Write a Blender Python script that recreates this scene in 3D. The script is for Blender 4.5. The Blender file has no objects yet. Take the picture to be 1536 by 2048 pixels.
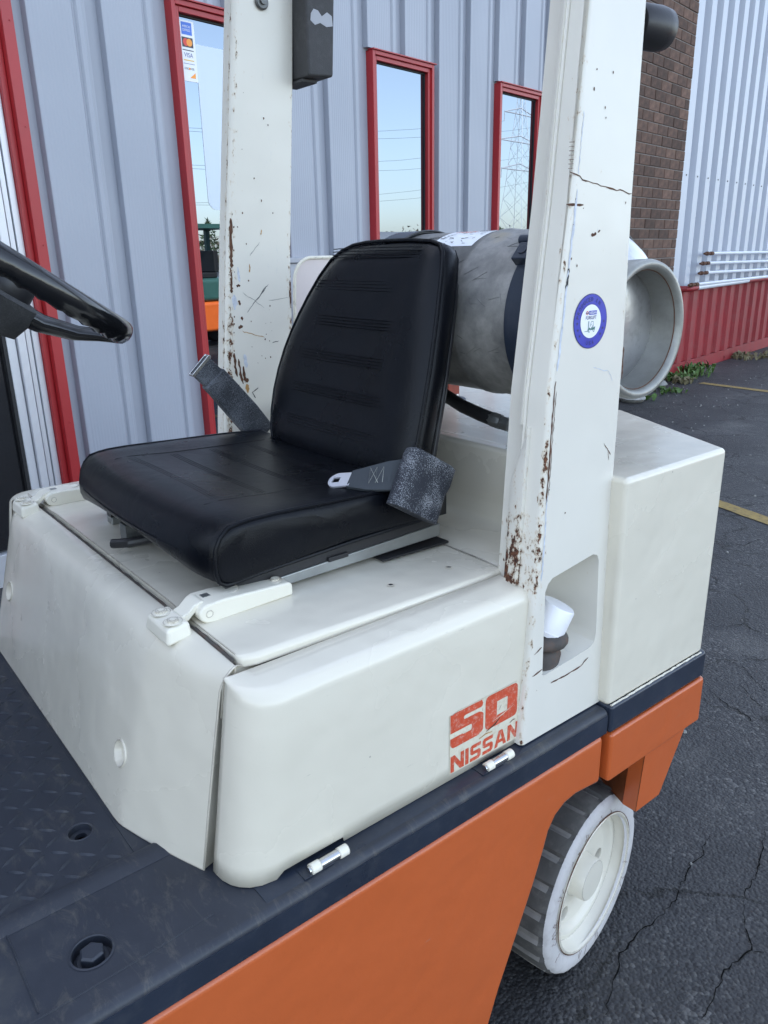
import bpy, bmesh, math, random
from math import sin, cos, pi, radians, sqrt
from mathutils import Vector, Matrix

random.seed(7)
SC = bpy.context.scene
COL = SC.collection

# ------------------------------------------------------------------ camera, sky, sun, exposure
cd = bpy.data.cameras.new("camera")
cam = bpy.data.objects.new("camera", cd)
COL.objects.link(cam)
right = Vector((0.62554, 0.77997, -0.01888)); up = Vector((-0.23719, 0.21317, 0.94779)); back = Vector((0.74327, -0.5884, 0.31834))
cam.matrix_world = Matrix(((right.x, up.x, back.x, 0), (right.y, up.y, back.y, 0), (right.z, up.z, back.z, 1.5), (0, 0, 0, 1)))
cd.sensor_fit = 'HORIZONTAL'; cd.sensor_width = 36; cd.lens = 36.094
cd.clip_start = 0.02; cd.clip_end = 3000
SC.camera = cam

SUN_EL = radians(40)
SUN_AZ = Vector((-0.93, -0.37, 0)).normalized()      # horizontal direction towards the sun (behind the shop)
world = bpy.data.worlds.new("World"); SC.world = world; world.use_nodes = True
wn = world.node_tree.nodes; wl = world.node_tree.links
sky = wn.new('ShaderNodeTexSky'); sky.sky_type = 'NISHITA'; sky.sun_disc = False
sky.sun_elevation = SUN_EL
sky.sun_rotation = math.atan2(SUN_AZ.x, SUN_AZ.y)
sky.air_density = 1.0; sky.dust_density = 1.2; sky.ozone_density = 1.0
bg = wn['Background']; hs = wn.new('ShaderNodeHueSaturation'); hs.inputs['Saturation'].default_value = 0.66; wl.new(sky.outputs[0], hs.inputs['Color']); wl.new(hs.outputs[0], bg.inputs[0]); bg.inputs[1].default_value = 0.15
sd = bpy.data.lights.new("sun", 'SUN'); sd.energy = 3.2; sd.angle = radians(0.55); sd.color = (1, 0.93, 0.82)
sun = bpy.data.objects.new("sun", sd); COL.objects.link(sun)
sv = Vector((SUN_AZ.x * cos(SUN_EL), SUN_AZ.y * cos(SUN_EL), sin(SUN_EL)))
sun.rotation_euler = sv.to_track_quat('Z', 'Y').to_euler(); sun.location = (0, 0, 20)
SC.view_settings.view_transform = 'Standard'; SC.view_settings.look = 'None'
SC.view_settings.gamma = 1; SC.view_settings.use_curve_mapping = False
SC.view_settings.exposure = 2.12
SC.cycles.max_bounces = 8; SC.cycles.use_denoising = True

# ------------------------------------------------------------------ materials
def mat(name): 
    m = bpy.data.materials.new(name); m.use_nodes = True
    return m, m.node_tree.nodes, m.node_tree.links, m.node_tree.nodes['Principled BSDF']

def N(nodes, t, **kw):
    n = nodes.new(t)
    for k, v in kw.items(): setattr(n, k, v)
    return n

def ramp(nodes, stops, interp='LINEAR'):
    r = nodes.new('ShaderNodeValToRGB'); r.color_ramp.interpolation = interp
    e = r.color_ramp.elements
    e[0].position = stops[0][0]; e[0].color = stops[0][1]
    e[1].position = stops[-1][0]; e[1].color = stops[-1][1]
    for p, c in stops[1:-1]:
        x = e.new(p); x.color = c
    return r

def c4(c): return (c[0], c[1], c[2], 1) if len(c) == 3 else c

def basic(name, col, rough=0.5, metal=0.0, var=0.08, scale=6.0, bump=0.0, bscale=200.0, spec=0.5, coat=0.0, dirt=None, dirtamt=0.3, dirtscale=9.0, brand=0.0):
    """painted/plain surface: base colour with slow tonal variation, optional dirt and fine relief"""
    m, n, l, p = mat(name)
    tc = N(n, 'ShaderNodeTexCoord')
    nz = N(n, 'ShaderNodeTexNoise'); nz.inputs['Scale'].default_value = scale; nz.inputs['Detail'].default_value = 6
    l.new(tc.outputs['Object'], nz.inputs['Vector'])
    lo = [max(0, x * (1 - var)) for x in col[:3]]; hi = [min(1, x * (1 + var)) for x in col[:3]]
    r = ramp(n, [(0.2, c4(lo)), (0.8, c4(hi))]); l.new(nz.outputs['Fac'], r.inputs[0])
    out = r.outputs[0]
    if dirt is not None:
        nd = N(n, 'ShaderNodeTexNoise'); nd.inputs['Scale'].default_value = dirtscale; nd.inputs['Detail'].default_value = 10; nd.inputs['Roughness'].default_value = 0.7
        l.new(tc.outputs['Object'], nd.inputs['Vector'])
        rd = ramp(n, [(0.5, (0, 0, 0, 1)), (0.75, (dirtamt,) * 3 + (1,))]); l.new(nd.outputs['Fac'], rd.inputs[0])
        mx = N(n, 'ShaderNodeMixRGB'); l.new(rd.outputs[0], mx.inputs[0]); l.new(out, mx.inputs[1]); mx.inputs[2].default_value = c4(dirt)
        out = mx.outputs[0]
    if brand:
        oi = N(n, 'ShaderNodeObjectInfo'); mp = N(n, 'ShaderNodeMapRange'); mp.inputs[3].default_value = 1 - brand; mp.inputs[4].default_value = 1 + brand
        l.new(oi.outputs['Random'], mp.inputs[0])
        mm = N(n, 'ShaderNodeVectorMath', operation='SCALE'); l.new(out, mm.inputs[0]); l.new(mp.outputs[0], mm.inputs['Scale'])
        out = mm.outputs[0]
    l.new(out, p.inputs['Base Color'])
    rr = N(n, 'ShaderNodeMapRange'); rr.inputs[3].default_value = max(0.02, rough - 0.07); rr.inputs[4].default_value = min(1, rough + 0.07)
    l.new(nz.outputs['Fac'], rr.inputs[0]); l.new(rr.outputs[0], p.inputs['Roughness'])
    p.inputs['Metallic'].default_value = metal; p.inputs['Specular IOR Level'].default_value = spec
    p.inputs['Coat Weight'].default_value = coat; p.inputs['Coat Roughness'].default_value = 0.12
    if bump:
        nb = N(n, 'ShaderNodeTexNoise'); nb.inputs['Scale'].default_value = bscale; nb.inputs['Detail'].default_value = 4
        l.new(tc.outputs['Object'], nb.inputs['Vector'])
        b = N(n, 'ShaderNodeBump'); b.inputs['Strength'].default_value = bump; b.inputs['Distance'].default_value = 0.001
        l.new(nb.outputs['Fac'], b.inputs['Height']); l.new(b.outputs[0], p.inputs['Normal'])
    return m

def panel_paint(name, col, rough=0.27, dirtamt=0.25, edge=0.80):
    """hand-repainted sheet steel: gloss enamel, orange peel, shallow dents, small chips"""
    m, n, l, p = mat(name)
    tc = N(n, 'ShaderNodeTexCoord')
    n1 = N(n, 'ShaderNodeTexNoise'); n1.inputs['Scale'].default_value = 4.5; n1.inputs['Detail'].default_value = 5
    l.new(tc.outputs['Object'], n1.inputs[0])
    r1 = ramp(n, [(0.1, c4([x * 0.965 for x in col])), (0.9, c4([min(1, x * 1.03) for x in col]))]); l.new(n1.outputs['Fac'], r1.inputs[0])
    n2 = N(n, 'ShaderNodeTexNoise'); n2.inputs['Scale'].default_value = 38; n2.inputs['Detail'].default_value = 8; n2.inputs['Roughness'].default_value = 0.75
    l.new(tc.outputs['Object'], n2.inputs[0])
    r2 = ramp(n, [(0.70, (0, 0, 0, 1)), (0.85, (dirtamt,) * 3 + (1,))]); l.new(n2.outputs['Fac'], r2.inputs[0])
    mx = N(n, 'ShaderNodeMixRGB'); l.new(r2.outputs[0], mx.inputs[0]); l.new(r1.outputs[0], mx.inputs[1]); mx.inputs[2].default_value = (0.42, 0.36, 0.27, 1)
    # small chips
    v = N(n, 'ShaderNodeTexVoronoi'); v.inputs['Scale'].default_value = 26; l.new(tc.outputs['Object'], v.inputs['Vector'])
    rv = ramp(n, [(0.03, (1, 1, 1, 1)), (0.05, (0, 0, 0, 1))]); l.new(v.outputs['Distance'], rv.inputs[0])
    n4 = N(n, 'ShaderNodeTexNoise'); n4.inputs['Scale'].default_value = 7; l.new(tc.outputs['Object'], n4.inputs[0])
    r4 = ramp(n, [(0.55, (0, 0, 0, 1)), (0.6, (0.55, 0.55, 0.55, 1))]); l.new(n4.outputs['Fac'], r4.inputs[0])
    ml = N(n, 'ShaderNodeMath', operation='MULTIPLY'); l.new(rv.outputs[0], ml.inputs[0]); l.new(r4.outputs[0], ml.inputs[1])
    m2 = N(n, 'ShaderNodeMixRGB'); l.new(ml.outputs[0], m2.inputs[0]); l.new(mx.outputs[0], m2.inputs[1]); m2.inputs[2].default_value = (0.2, 0.17, 0.14, 1)
    # fine directional scratches and rub marks
    mps = N(n, 'ShaderNodeMapping'); mps.inputs['Scale'].default_value = (14, 16, 150); mps.inputs['Rotation'].default_value = (0.35, 0.2, 0.1); l.new(tc.outputs['Object'], mps.inputs[0])
    ns = N(n, 'ShaderNodeTexNoise'); ns.inputs['Scale'].default_value = 1; ns.inputs['Detail'].default_value = 6; ns.inputs['Roughness'].default_value = 0.75; l.new(mps.outputs[0], ns.inputs[0])
    rsx = ramp(n, [(0.64, (0, 0, 0, 1)), (0.70, (0.6, 0.6, 0.6, 1))]); l.new(ns.outputs['Fac'], rsx.inputs[0])
    mk = N(n, 'ShaderNodeMath', operation='MULTIPLY'); l.new(rsx.outputs[0], mk.inputs[0]); l.new(r4.outputs[0], mk.inputs[1])
    m3 = N(n, 'ShaderNodeMixRGB'); l.new(mk.outputs[0], m3.inputs[0]); l.new(m2.outputs[0], m3.inputs[1]); m3.inputs[2].default_value = (0.25, 0.23, 0.20, 1)
    # chipped paint on exposed edges
    bv = N(n, 'ShaderNodeBevel'); bv.samples = 4; bv.inputs['Radius'].default_value = 0.004
    ge = N(n, 'ShaderNodeNewGeometry'); dt = N(n, 'ShaderNodeVectorMath', operation='DOT_PRODUCT'); l.new(bv.outputs[0], dt.inputs[0]); l.new(ge.outputs['Normal'], dt.inputs[1])
    ne = N(n, 'ShaderNodeTexNoise'); ne.inputs['Scale'].default_value = 55; ne.inputs['Detail'].default_value = 6; ne.inputs['Roughness'].default_value = 0.7; l.new(tc.outputs['Object'], ne.inputs[0])
    ed = N(n, 'ShaderNodeMath', operation='MULTIPLY_ADD'); l.new(dt.outputs['Value'], ed.inputs[0]); ed.inputs[1].default_value = -3.0; l.new(ne.outputs['Fac'], ed.inputs[2])
    re = ramp(n, [(0.0, (0, 0, 0, 1)), (0.02, (0.8, 0.8, 0.8, 1))]); ad1 = N(n, 'ShaderNodeMath', operation='ADD'); l.new(ed.outputs[0], ad1.inputs[0]); ad1.inputs[1].default_value = 3.0 - edge; l.new(ad1.outputs[0], re.inputs[0])
    m4 = N(n, 'ShaderNodeMixRGB'); l.new(re.outputs[0], m4.inputs[0]); l.new(m3.outputs[0], m4.inputs[1]); m4.inputs[2].default_value = (0.14, 0.10, 0.075, 1)
    l.new(m4.outputs[0], p.inputs['Base Color']); p.inputs['Coat Weight'].default_value = 0.25; p.inputs['Coat Roughness'].default_value = 0.12
    rr = N(n, 'ShaderNodeMapRange'); rr.inputs[3].default_value = rough - 0.07; rr.inputs[4].default_value = rough + 0.13
    l.new(n1.outputs['Fac'], rr.inputs[0]); l.new(rr.outputs[0], p.inputs['Roughness'])
    n3 = N(n, 'ShaderNodeTexNoise'); n3.inputs['Scale'].default_value = 9; n3.inputs['Detail'].default_value = 2
    l.new(tc.outputs['Object'], n3.inputs[0])
    b1 = N(n, 'ShaderNodeBump'); b1.inputs['Strength'].default_value = 0.45; b1.inputs['Distance'].default_value = 0.014
    l.new(n3.outputs['Fac'], b1.inputs['Height'])
    n5 = N(n, 'ShaderNodeTexNoise'); n5.inputs['Scale'].default_value = 260; l.new(tc.outputs['Object'], n5.inputs[0])
    b2 = N(n, 'ShaderNodeBump'); b2.inputs['Strength'].default_value = 0.12; b2.inputs['Distance'].default_value = 0.0006
    l.new(n5.outputs['Fac'], b2.inputs['Height']); l.new(b1.outputs[0], b2.inputs['Normal']); l.new(b2.outputs[0], p.inputs['Normal'])
    return m

def rusty_paint(name, col):
    """old enamel with rust breaking through where the mesh attribute 'wear' is high"""
    m, n, l, p = mat(name)
    tc = N(n, 'ShaderNodeTexCoord'); at = N(n, 'ShaderNodeAttribute'); at.attribute_name = 'wear'
    mpg = N(n, 'ShaderNodeMapping'); mpg.inputs['Scale'].default_value = (1, 1, 0.55); l.new(tc.outputs['Object'], mpg.inputs[0])
    n1 = N(n, 'ShaderNodeTexNoise'); n1.inputs['Scale'].default_value = 105; n1.inputs['Detail'].default_value = 9; n1.inputs['Roughness'].default_value = 0.7
    l.new(mpg.outputs[0], n1.inputs[0])
    sub = N(n, 'ShaderNodeMath', operation='MULTIPLY_ADD'); l.new(at.outputs['Fac'], sub.inputs[0]); sub.inputs[1].default_value = 0.36; l.new(n1.outputs['Fac'], sub.inputs[2])
    rust = ramp(n, [(0.735, (0, 0, 0, 1)), (0.765, (1, 1, 1, 1))]); l.new(sub.outputs[0], rust.inputs[0])
    halo = ramp(n, [(0.66, (0, 0, 0, 1)), (0.76, (0.55, 0.55, 0.55, 1))]); l.new(sub.outputs[0], halo.inputs[0])
    n2 = N(n, 'ShaderNodeTexNoise'); n2.inputs['Scale'].default_value = 5; n2.inputs['Detail'].default_value = 6; l.new(tc.outputs['Object'], n2.inputs[0])
    r0 = ramp(n, [(0.3, c4([x * 0.93 for x in col])), (0.7, c4(col))]); l.new(n2.outputs['Fac'], r0.inputs[0])
    # grey scuffs: stretched noise
    mp2 = N(n, 'ShaderNodeMapping'); mp2.inputs['Scale'].default_value = (30, 60, 14); mp2.inputs['Rotation'].default_value = (0.7, 0, 0); l.new(tc.outputs['Object'], mp2.inputs[0])
    n3 = N(n, 'ShaderNodeTexNoise'); n3.inputs['Scale'].default_value = 1; n3.inputs['Detail'].default_value = 10; n3.inputs['Roughness'].default_value = 0.8; l.new(mp2.outputs[0], n3.inputs[0])
    rs = ramp(n, [(0.62, (0, 0, 0, 1)), (0.72, (0.4, 0.4, 0.4, 1))]); l.new(n3.outputs['Fac'], rs.inputs[0])
    ms = N(n, 'ShaderNodeMixRGB'); l.new(rs.outputs[0], ms.inputs[0]); l.new(r0.outputs[0], ms.inputs[1]); ms.inputs[2].default_value = (0.45, 0.47, 0.5, 1)
    m1 = N(n, 'ShaderNodeMixRGB'); l.new(halo.outputs[0], m1.inputs[0]); l.new(ms.outputs[0], m1.inputs[1]); m1.inputs[2].default_value = (0.5, 0.33, 0.15, 1)
    n4 = N(n, 'ShaderNodeTexNoise'); n4.inputs['Scale'].default_value = 150; n4.inputs['Detail'].default_value = 6; l.new(tc.outputs['Object'], n4.inputs[0])
    rc = ramp(n, [(0.35, (0.035, 0.014, 0.01, 1)), (0.65, (0.16, 0.06, 0.028, 1))]); l.new(n4.outputs['Fac'], rc.inputs[0])
    m2 = N(n, 'ShaderNodeMixRGB'); l.new(rust.outputs[0], m2.inputs[0]); l.new(m1.outputs[0], m2.inputs[1]); l.new(rc.outputs[0], m2.inputs[2])
    l.new(m2.outputs[0], p.inputs['Base Color'])
    mr = N(n, 'ShaderNodeMapRange'); l.new(rust.outputs[0], mr.inputs[0]); mr.inputs[3].default_value = 0.3; mr.inputs[4].default_value = 0.9
    l.new(mr.outputs[0], p.inputs['Roughness'])
    b = N(n, 'ShaderNodeBump'); b.inputs['Strength'].default_value = 0.7; b.inputs['Distance'].default_value = 0.0012; b.invert = True
    l.new(rust.outputs[0], b.inputs['Height'])
    n5 = N(n, 'ShaderNodeTexNoise'); n5.inputs['Scale'].default_value = 12; l.new(tc.outputs['Object'], n5.inputs[0])
    b2 = N(n, 'ShaderNodeBump'); b2.inputs['Strength'].default_value = 0.25; b2.inputs['Distance'].default_value = 0.006
    l.new(n5.outputs['Fac'], b2.inputs['Height']); l.new(b.outputs[0], b2.inputs['Normal']); l.new(b2.outputs[0], p.inputs['Normal'])
    return m

def vinyl_mat():
    m, n, l, p = mat('black_vinyl')
    tc = N(n, 'ShaderNodeTexCoord')
    n1 = N(n, 'ShaderNodeTexNoise'); n1.inputs['Scale'].default_value = 8; n1.inputs['Detail'].default_value = 7; l.new(tc.outputs['Object'], n1.inputs[0])
    r = ramp(n, [(0.3, (0.0024, 0.0030, 0.0048, 1)), (0.75, (0.0045, 0.0055, 0.0085, 1))]); l.new(n1.outputs['Fac'], r.inputs[0]); l.new(r.outputs[0], p.inputs['Base Color'])
    rr = N(n, 'ShaderNodeMapRange'); rr.inputs[3].default_value = 0.20; rr.inputs[4].default_value = 0.38; l.new(n1.outputs['Fac'], rr.inputs[0]); l.new(rr.outputs[0], p.inputs['Roughness'])
    p.inputs['Specular IOR Level'].default_value = 0.20
    v = N(n, 'ShaderNodeTexVoronoi'); v.inputs['Scale'].default_value = 620; l.new(tc.outputs['Object'], v.inputs['Vector'])
    b = N(n, 'ShaderNodeBump'); b.inputs['Strength'].default_value = 0.35; b.inputs['Distance'].default_value = 0.0006; l.new(v.outputs['Distance'], b.inputs['Height'])
    n2 = N(n, 'ShaderNodeTexNoise'); n2.inputs['Scale'].default_value = 14; n2.inputs['Detail'].default_value = 5; n2.inputs['Distortion'].default_value = 1.2; l.new(tc.outputs['Object'], n2.inputs[0])
    b2 = N(n, 'ShaderNodeBump'); b2.inputs['Strength'].default_value = 0.2; b2.inputs['Distance'].default_value = 0.005; l.new(n2.outputs['Fac'], b2.inputs['Height']); l.new(b.outputs[0], b2.inputs['Normal'])
    l.new(b2.outputs[0], p.inputs['Normal'])
    return m

def floor_mat():
    m, n, l, p = mat('floor_paint')
    tc = N(n, 'ShaderNodeTexCoord')
    n1 = N(n, 'ShaderNodeTexNoise'); n1.inputs['Scale'].default_value = 9; n1.inputs['Detail'].default_value = 10; n1.inputs['Roughness'].default_value = 0.65; l.new(tc.outputs['Object'], n1.inputs[0])
    r = ramp(n, [(0.3, (0.016, 0.020, 0.030, 1)), (0.55, (0.025, 0.030, 0.042, 1)), (0.78, (0.06, 0.062, 0.062, 1))]); l.new(n1.outputs['Fac'], r.inputs[0])
    mp = N(n, 'ShaderNodeMapping'); mp.inputs['Scale'].default_value = (16, 44, 12); mp.inputs['Rotation'].default_value = (0, 0, 0.9); l.new(tc.outputs['Object'], mp.inputs[0])
    n2 = N(n, 'ShaderNodeTexNoise'); n2.inputs['Scale'].default_value = 1; n2.inputs['Detail'].default_value = 12; n2.inputs['Roughness'].default_value = 0.8; n2.inputs['Distortion'].default_value = 0.6; l.new(mp.outputs[0], n2.inputs[0])
    r2 = ramp(n, [(0.53, (0, 0, 0, 1)), (0.72, (0.5, 0.5, 0.5, 1))]); l.new(n2.outputs['Fac'], r2.inputs[0])
    mx = N(n, 'ShaderNodeMixRGB'); l.new(r2.outputs[0], mx.inputs[0]); l.new(r.outputs[0], mx.inputs[1]); mx.inputs[2].default_value = (0.15, 0.138, 0.11, 1)
    l.new(mx.outputs[0], p.inputs['Base Color'])
    rr = N(n, 'ShaderNodeMapRange'); rr.inputs[3].default_value = 0.32; rr.inputs[4].default_value = 0.62; l.new(n1.outputs['Fac'], rr.inputs[0]); l.new(rr.outputs[0], p.inputs['Roughness'])
    b = N(n, 'ShaderNodeBump'); b.inputs['Strength'].default_value = 0.3; b.inputs['Distance'].default_value = 0.001; l.new(n2.outputs['Fac'], b.inputs['Height']); l.new(b.outputs[0], p.inputs['Normal'])
    return m

def asphalt_mat():
    m, n, l, p = mat('asphalt')
    tc = N(n, 'ShaderNodeTexCoord')
    n1 = N(n, 'ShaderNodeTexNoise'); n1.inputs['Scale'].default_value = 1.3; n1.inputs['Detail'].default_value = 9; n1.inputs['Roughness'].default_value = 0.62; l.new(tc.outputs['Object'], n1.inputs[0])
    r1 = ramp(n, [(0.32, (0.017, 0.017, 0.0185, 1)), (0.58, (0.034, 0.034, 0.036, 1)), (0.72, (0.080, 0.078, 0.074, 1))]); l.new(n1.outputs['Fac'], r1.inputs[0])
    v = N(n, 'ShaderNodeTexVoronoi'); v.inputs['Scale'].default_value = 120; l.new(tc.outputs['Object'], v.inputs['Vector'])
    sep = N(n, 'ShaderNodeSeparateColor'); l.new(v.outputs['Color'], sep.inputs[0])
    rs = ramp(n, [(0.72, (0, 0, 0, 1)), (1.0, (0.75, 0.75, 0.75, 1))]); l.new(sep.outputs[0], rs.inputs[0])
    n6 = N(n, 'ShaderNodeTexNoise'); n6.inputs['Scale'].default_value = 3.2; n6.inputs['Detail'].default_value = 5; l.new(tc.outputs['Object'], n6.inputs[0])
    r6 = ramp(n, [(0.42, (0.12, 0.12, 0.12, 1)), (0.66, (1, 1, 1, 1))]); l.new(n6.outputs['Fac'], r6.inputs[0])
    mm = N(n, 'ShaderNodeMath', operation='MULTIPLY'); l.new(rs.outputs[0], mm.inputs[0]); l.new(r6.outputs[0], mm.inputs[1])
    mx = N(n, 'ShaderNodeMixRGB'); l.new(mm.outputs[0], mx.inputs[0]); l.new(r1.outputs[0], mx.inputs[1]); mx.inputs[2].default_value = (0.17, 0.165, 0.155, 1)
    # meandering cracks
    nd = N(n, 'ShaderNodeTexNoise'); nd.inputs['Scale'].default_value = 2.4; nd.inputs['Detail'].default_value = 8; nd.inputs['Roughness'].default_value = 0.6; l.new(tc.outputs['Object'], nd.inputs[0])
    ad = N(n, 'ShaderNodeVectorMath', operation='MULTIPLY_ADD'); l.new(nd.outputs['Color'], ad.inputs[0]); ad.inputs[1].default_value = (0.55, 0.55, 0); l.new(tc.outputs['Object'], ad.inputs[2])
    v2 = N(n, 'ShaderNodeTexVoronoi', feature='DISTANCE_TO_EDGE'); v2.inputs['Scale'].default_value = 1.45; l.new(ad.outputs[0], v2.inputs['Vector'])
    n7 = N(n, 'ShaderNodeTexNoise'); n7.inputs['Scale'].default_value = 22; n7.inputs['Detail'].default_value = 4; l.new(tc.outputs['Object'], n7.inputs[0])
    wd = N(n, 'ShaderNodeMapRange'); wd.inputs[1].default_value = 0.4; wd.inputs[2].default_value = 0.65; wd.inputs[3].default_value = 0.002; wd.inputs[4].default_value = 0.016; l.new(n7.outputs['Fac'], wd.inputs[0])
    lt = N(n, 'ShaderNodeMath', operation='LESS_THAN'); l.new(v2.outputs[0], lt.inputs[0]); l.new(wd.outputs[0], lt.inputs[1])
    mc = N(n, 'ShaderNodeMixRGB'); l.new(lt.outputs[0], mc.inputs[0]); l.new(mx.outputs[0], mc.inputs[1]); mc.inputs[2].default_value = (0.006, 0.006, 0.006, 1)
    l.new(mc.outputs[0], p.inputs['Base Color'])
    p.inputs['Roughness'].default_value = 0.66
    b = N(n, 'ShaderNodeBump'); b.inputs['Strength'].default_value = 0.8; b.inputs['Distance'].default_value = 0.004; l.new(v.outputs['Distance'], b.inputs['Height']); b.invert = True
    n8 = N(n, 'ShaderNodeTexNoise'); n8.inputs['Scale'].default_value = 45; n8.inputs['Detail'].default_value = 6; l.new(tc.outputs['Object'], n8.inputs[0])
    b3 = N(n, 'ShaderNodeBump'); b3.inputs['Strength'].default_value = 0.8; b3.inputs['Distance'].default_value = 0.006; l.new(n8.outputs['Fac'], b3.inputs['Height']); l.new(b.outputs[0], b3.inputs['Normal'])
    b4 = N(n, 'ShaderNodeBump'); b4.invert = True; b4.inputs['Strength'].default_value = 1; b4.inputs['Distance'].default_value = 0.008; l.new(lt.outputs[0], b4.inputs['Height']); l.new(b3.outputs[0], b4.inputs['Normal'])
    l.new(b4.outputs[0], p.inputs['Normal'])
    return m

def siding_mat():
    m, n, l, p = mat('grey_blue_siding')
    tc = N(n, 'ShaderNodeTexCoord')
    n1 = N(n, 'ShaderNodeTexNoise'); n1.inputs['Scale'].default_value = 1.5; l.new(tc.outputs['Object'], n1.inputs[0])
    r = ramp(n, [(0.3, (0.315, 0.335, 0.385, 1)), (0.7, (0.355, 0.375, 0.425, 1))]); l.new(n1.outputs['Fac'], r.inputs[0]); l.new(r.outputs[0], p.inputs['Base Color'])
    p.inputs['Roughness'].default_value = 0.42
    return m

def tank_mat():
    m, n, l, p = mat('worn_aluminium')
    tc = N(n, 'ShaderNodeTexCoord')
    n1 = N(n, 'ShaderNodeTexNoise'); n1.inputs['Scale'].default_value = 11; n1.inputs['Detail'].default_value = 11; n1.inputs['Roughness'].default_value = 0.68; l.new(tc.outputs['Object'], n1.inputs[0])
    r = ramp(n, [(0.3, (0.11, 0.11, 0.11, 1)), (0.5, (0.21, 0.207, 0.198, 1)), (0.72, (0.36, 0.35, 0.33, 1))]); l.new(n1.outputs['Fac'], r.inputs[0])
    n2 = N(n, 'ShaderNodeTexNoise'); n2.inputs['Scale'].default_value = 5.5; n2.inputs['Detail'].default_value = 8; l.new(tc.outputs['Object'], n2.inputs[0])
    r2 = ramp(n, [(0.62, (0, 0, 0, 1)), (0.72, (0.6, 0.6, 0.6, 1))]); l.new(n2.outputs['Fac'], r2.inputs[0])
    mx = N(n, 'ShaderNodeMixRGB'); l.new(r2.outputs[0], mx.inputs[0]); l.new(r.outputs[0], mx.inputs[1]); mx.inputs[2].default_value = (0.25, 0.19, 0.08, 1)
    mp = N(n, 'ShaderNodeMapping'); mp.inputs['Scale'].default_value = (90, 40, 40); mp.inputs['Rotation'].default_value = (0.4, 0.5, 0.3); l.new(tc.outputs['Object'], mp.inputs[0])
    n3 = N(n, 'ShaderNodeTexNoise'); n3.inputs['Scale'].default_value = 1.2; n3.inputs['Detail'].default_value = 10; n3.inputs['Roughness'].default_value = 0.8; l.new(mp.outputs[0], n3.inputs[0])
    r3 = ramp(n, [(0.64, (0, 0, 0, 1)), (0.7, (0.7, 0.7, 0.7, 1))]); l.new(n3.outputs['Fac'], r3.inputs[0])
    m3 = N(n, 'ShaderNodeMixRGB'); l.new(r3.outputs[0], m3.inputs[0]); l.new(mx.outputs[0], m3.inputs[1]); m3.inputs[2].default_value = (0.05, 0.05, 0.05, 1)
    l.new(m3.outputs[0], p.inputs['Base Color'])
    p.inputs['Metallic'].default_value = 0.45; p.inputs['Roughness'].default_value = 0.55
    b = N(n, 'ShaderNodeBump'); b.inputs['Strength'].default_value = 0.4; b.inputs['Distance'].default_value = 0.002; l.new(n3.outputs['Fac'], b.inputs['Height']); l.new(b.outputs[0], p.inputs['Normal'])
    return m

def glass_mat():
    m, n, l, p = mat('tinted_glass')
    p.inputs['Base Color'].default_value = (0.18, 0.215, 0.26, 1); p.inputs['Roughness'].default_value = 0.0
    p.inputs['Metallic'].default_value = 1.0
    tc = N(n, 'ShaderNodeTexCoord'); nz = N(n, 'ShaderNodeTexNoise'); nz.inputs['Scale'].default_value = 0.9; l.new(tc.outputs['Object'], nz.inputs[0])
    b = N(n, 'ShaderNodeBump'); b.inputs['Strength'].default_value = 0.03; b.inputs['Distance'].default_value = 0.02; l.new(nz.outputs['Fac'], b.inputs['Height']); l.new(b.outputs[0], p.inputs['Normal'])
    return m

def speckled(name, base, speck, scale=900, lo=0.55, hi=0.65, rough=0.8, patch=9):
    m, n, l, p = mat(name)
    tc = N(n, 'ShaderNodeTexCoord')
    n1 = N(n, 'ShaderNodeTexNoise'); n1.inputs['Scale'].default_value = scale; n1.inputs['Detail'].default_value = 3; l.new(tc.outputs['Object'], n1.inputs[0])
    n2 = N(n, 'ShaderNodeTexNoise'); n2.inputs['Scale'].default_value = patch; n2.inputs['Detail'].default_value = 4; l.new(tc.outputs['Object'], n2.inputs[0])
    ad = N(n, 'ShaderNodeMath', operation='MULTIPLY_ADD'); l.new(n2.outputs['Fac'], ad.inputs[0]); ad.inputs[1].default_value = 0.6; l.new(n1.outputs['Fac'], ad.inputs[2])
    r = ramp(n, [(lo + 0.25, c4(base)), (hi + 0.25, c4(speck))]); l.new(ad.outputs[0], r.inputs[0]); l.new(r.outputs[0], p.inputs['Base Color'])
    p.inputs['Roughness'].default_value = rough
    b = N(n, 'ShaderNodeBump'); b.inputs['Strength'].default_value = 0.4; b.inputs['Distance'].default_value = 0.001; l.new(n1.outputs['Fac'], b.inputs['Height']); l.new(b.outputs[0], p.inputs['Normal'])
    return m

M = {}
M['cream'] = panel_paint('cream_enamel', (0.69, 0.645, 0.535), rough=0.24, dirtamt=0.28)
M['cream2'] = panel_paint('cream_enamel_hinge', (0.78, 0.74, 0.62), rough=0.4, dirtamt=0.12)
M['pillar'] = rusty_paint('pillar_paint', (0.74, 0.71, 0.63))
M['orange'] = panel_paint('orange_enamel', (0.50, 0.105, 0.026), rough=0.30, dirtamt=0.30, edge=0.76)
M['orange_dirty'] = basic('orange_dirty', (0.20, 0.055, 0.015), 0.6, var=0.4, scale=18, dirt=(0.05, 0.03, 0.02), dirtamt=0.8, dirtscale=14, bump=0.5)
M['navy'] = basic('navy_paint', (0.020, 0.027, 0.043), 0.3, var=0.25, scale=7, dirt=(0.07, 0.075, 0.085), dirtamt=0.35, dirtscale=30, bump=0.15)
M['floor'] = floor_mat()
M['vinyl'] = vinyl_mat()
M['black'] = basic('black_plastic', (0.018, 0.018, 0.02), 0.38, var=0.2, bump=0.2)
M['blackgloss'] = basic('steering_black', (0.006, 0.0065, 0.0075), 0.17, var=0.2, scale=20, bump=0.25, bscale=90, coat=0.3)
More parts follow.
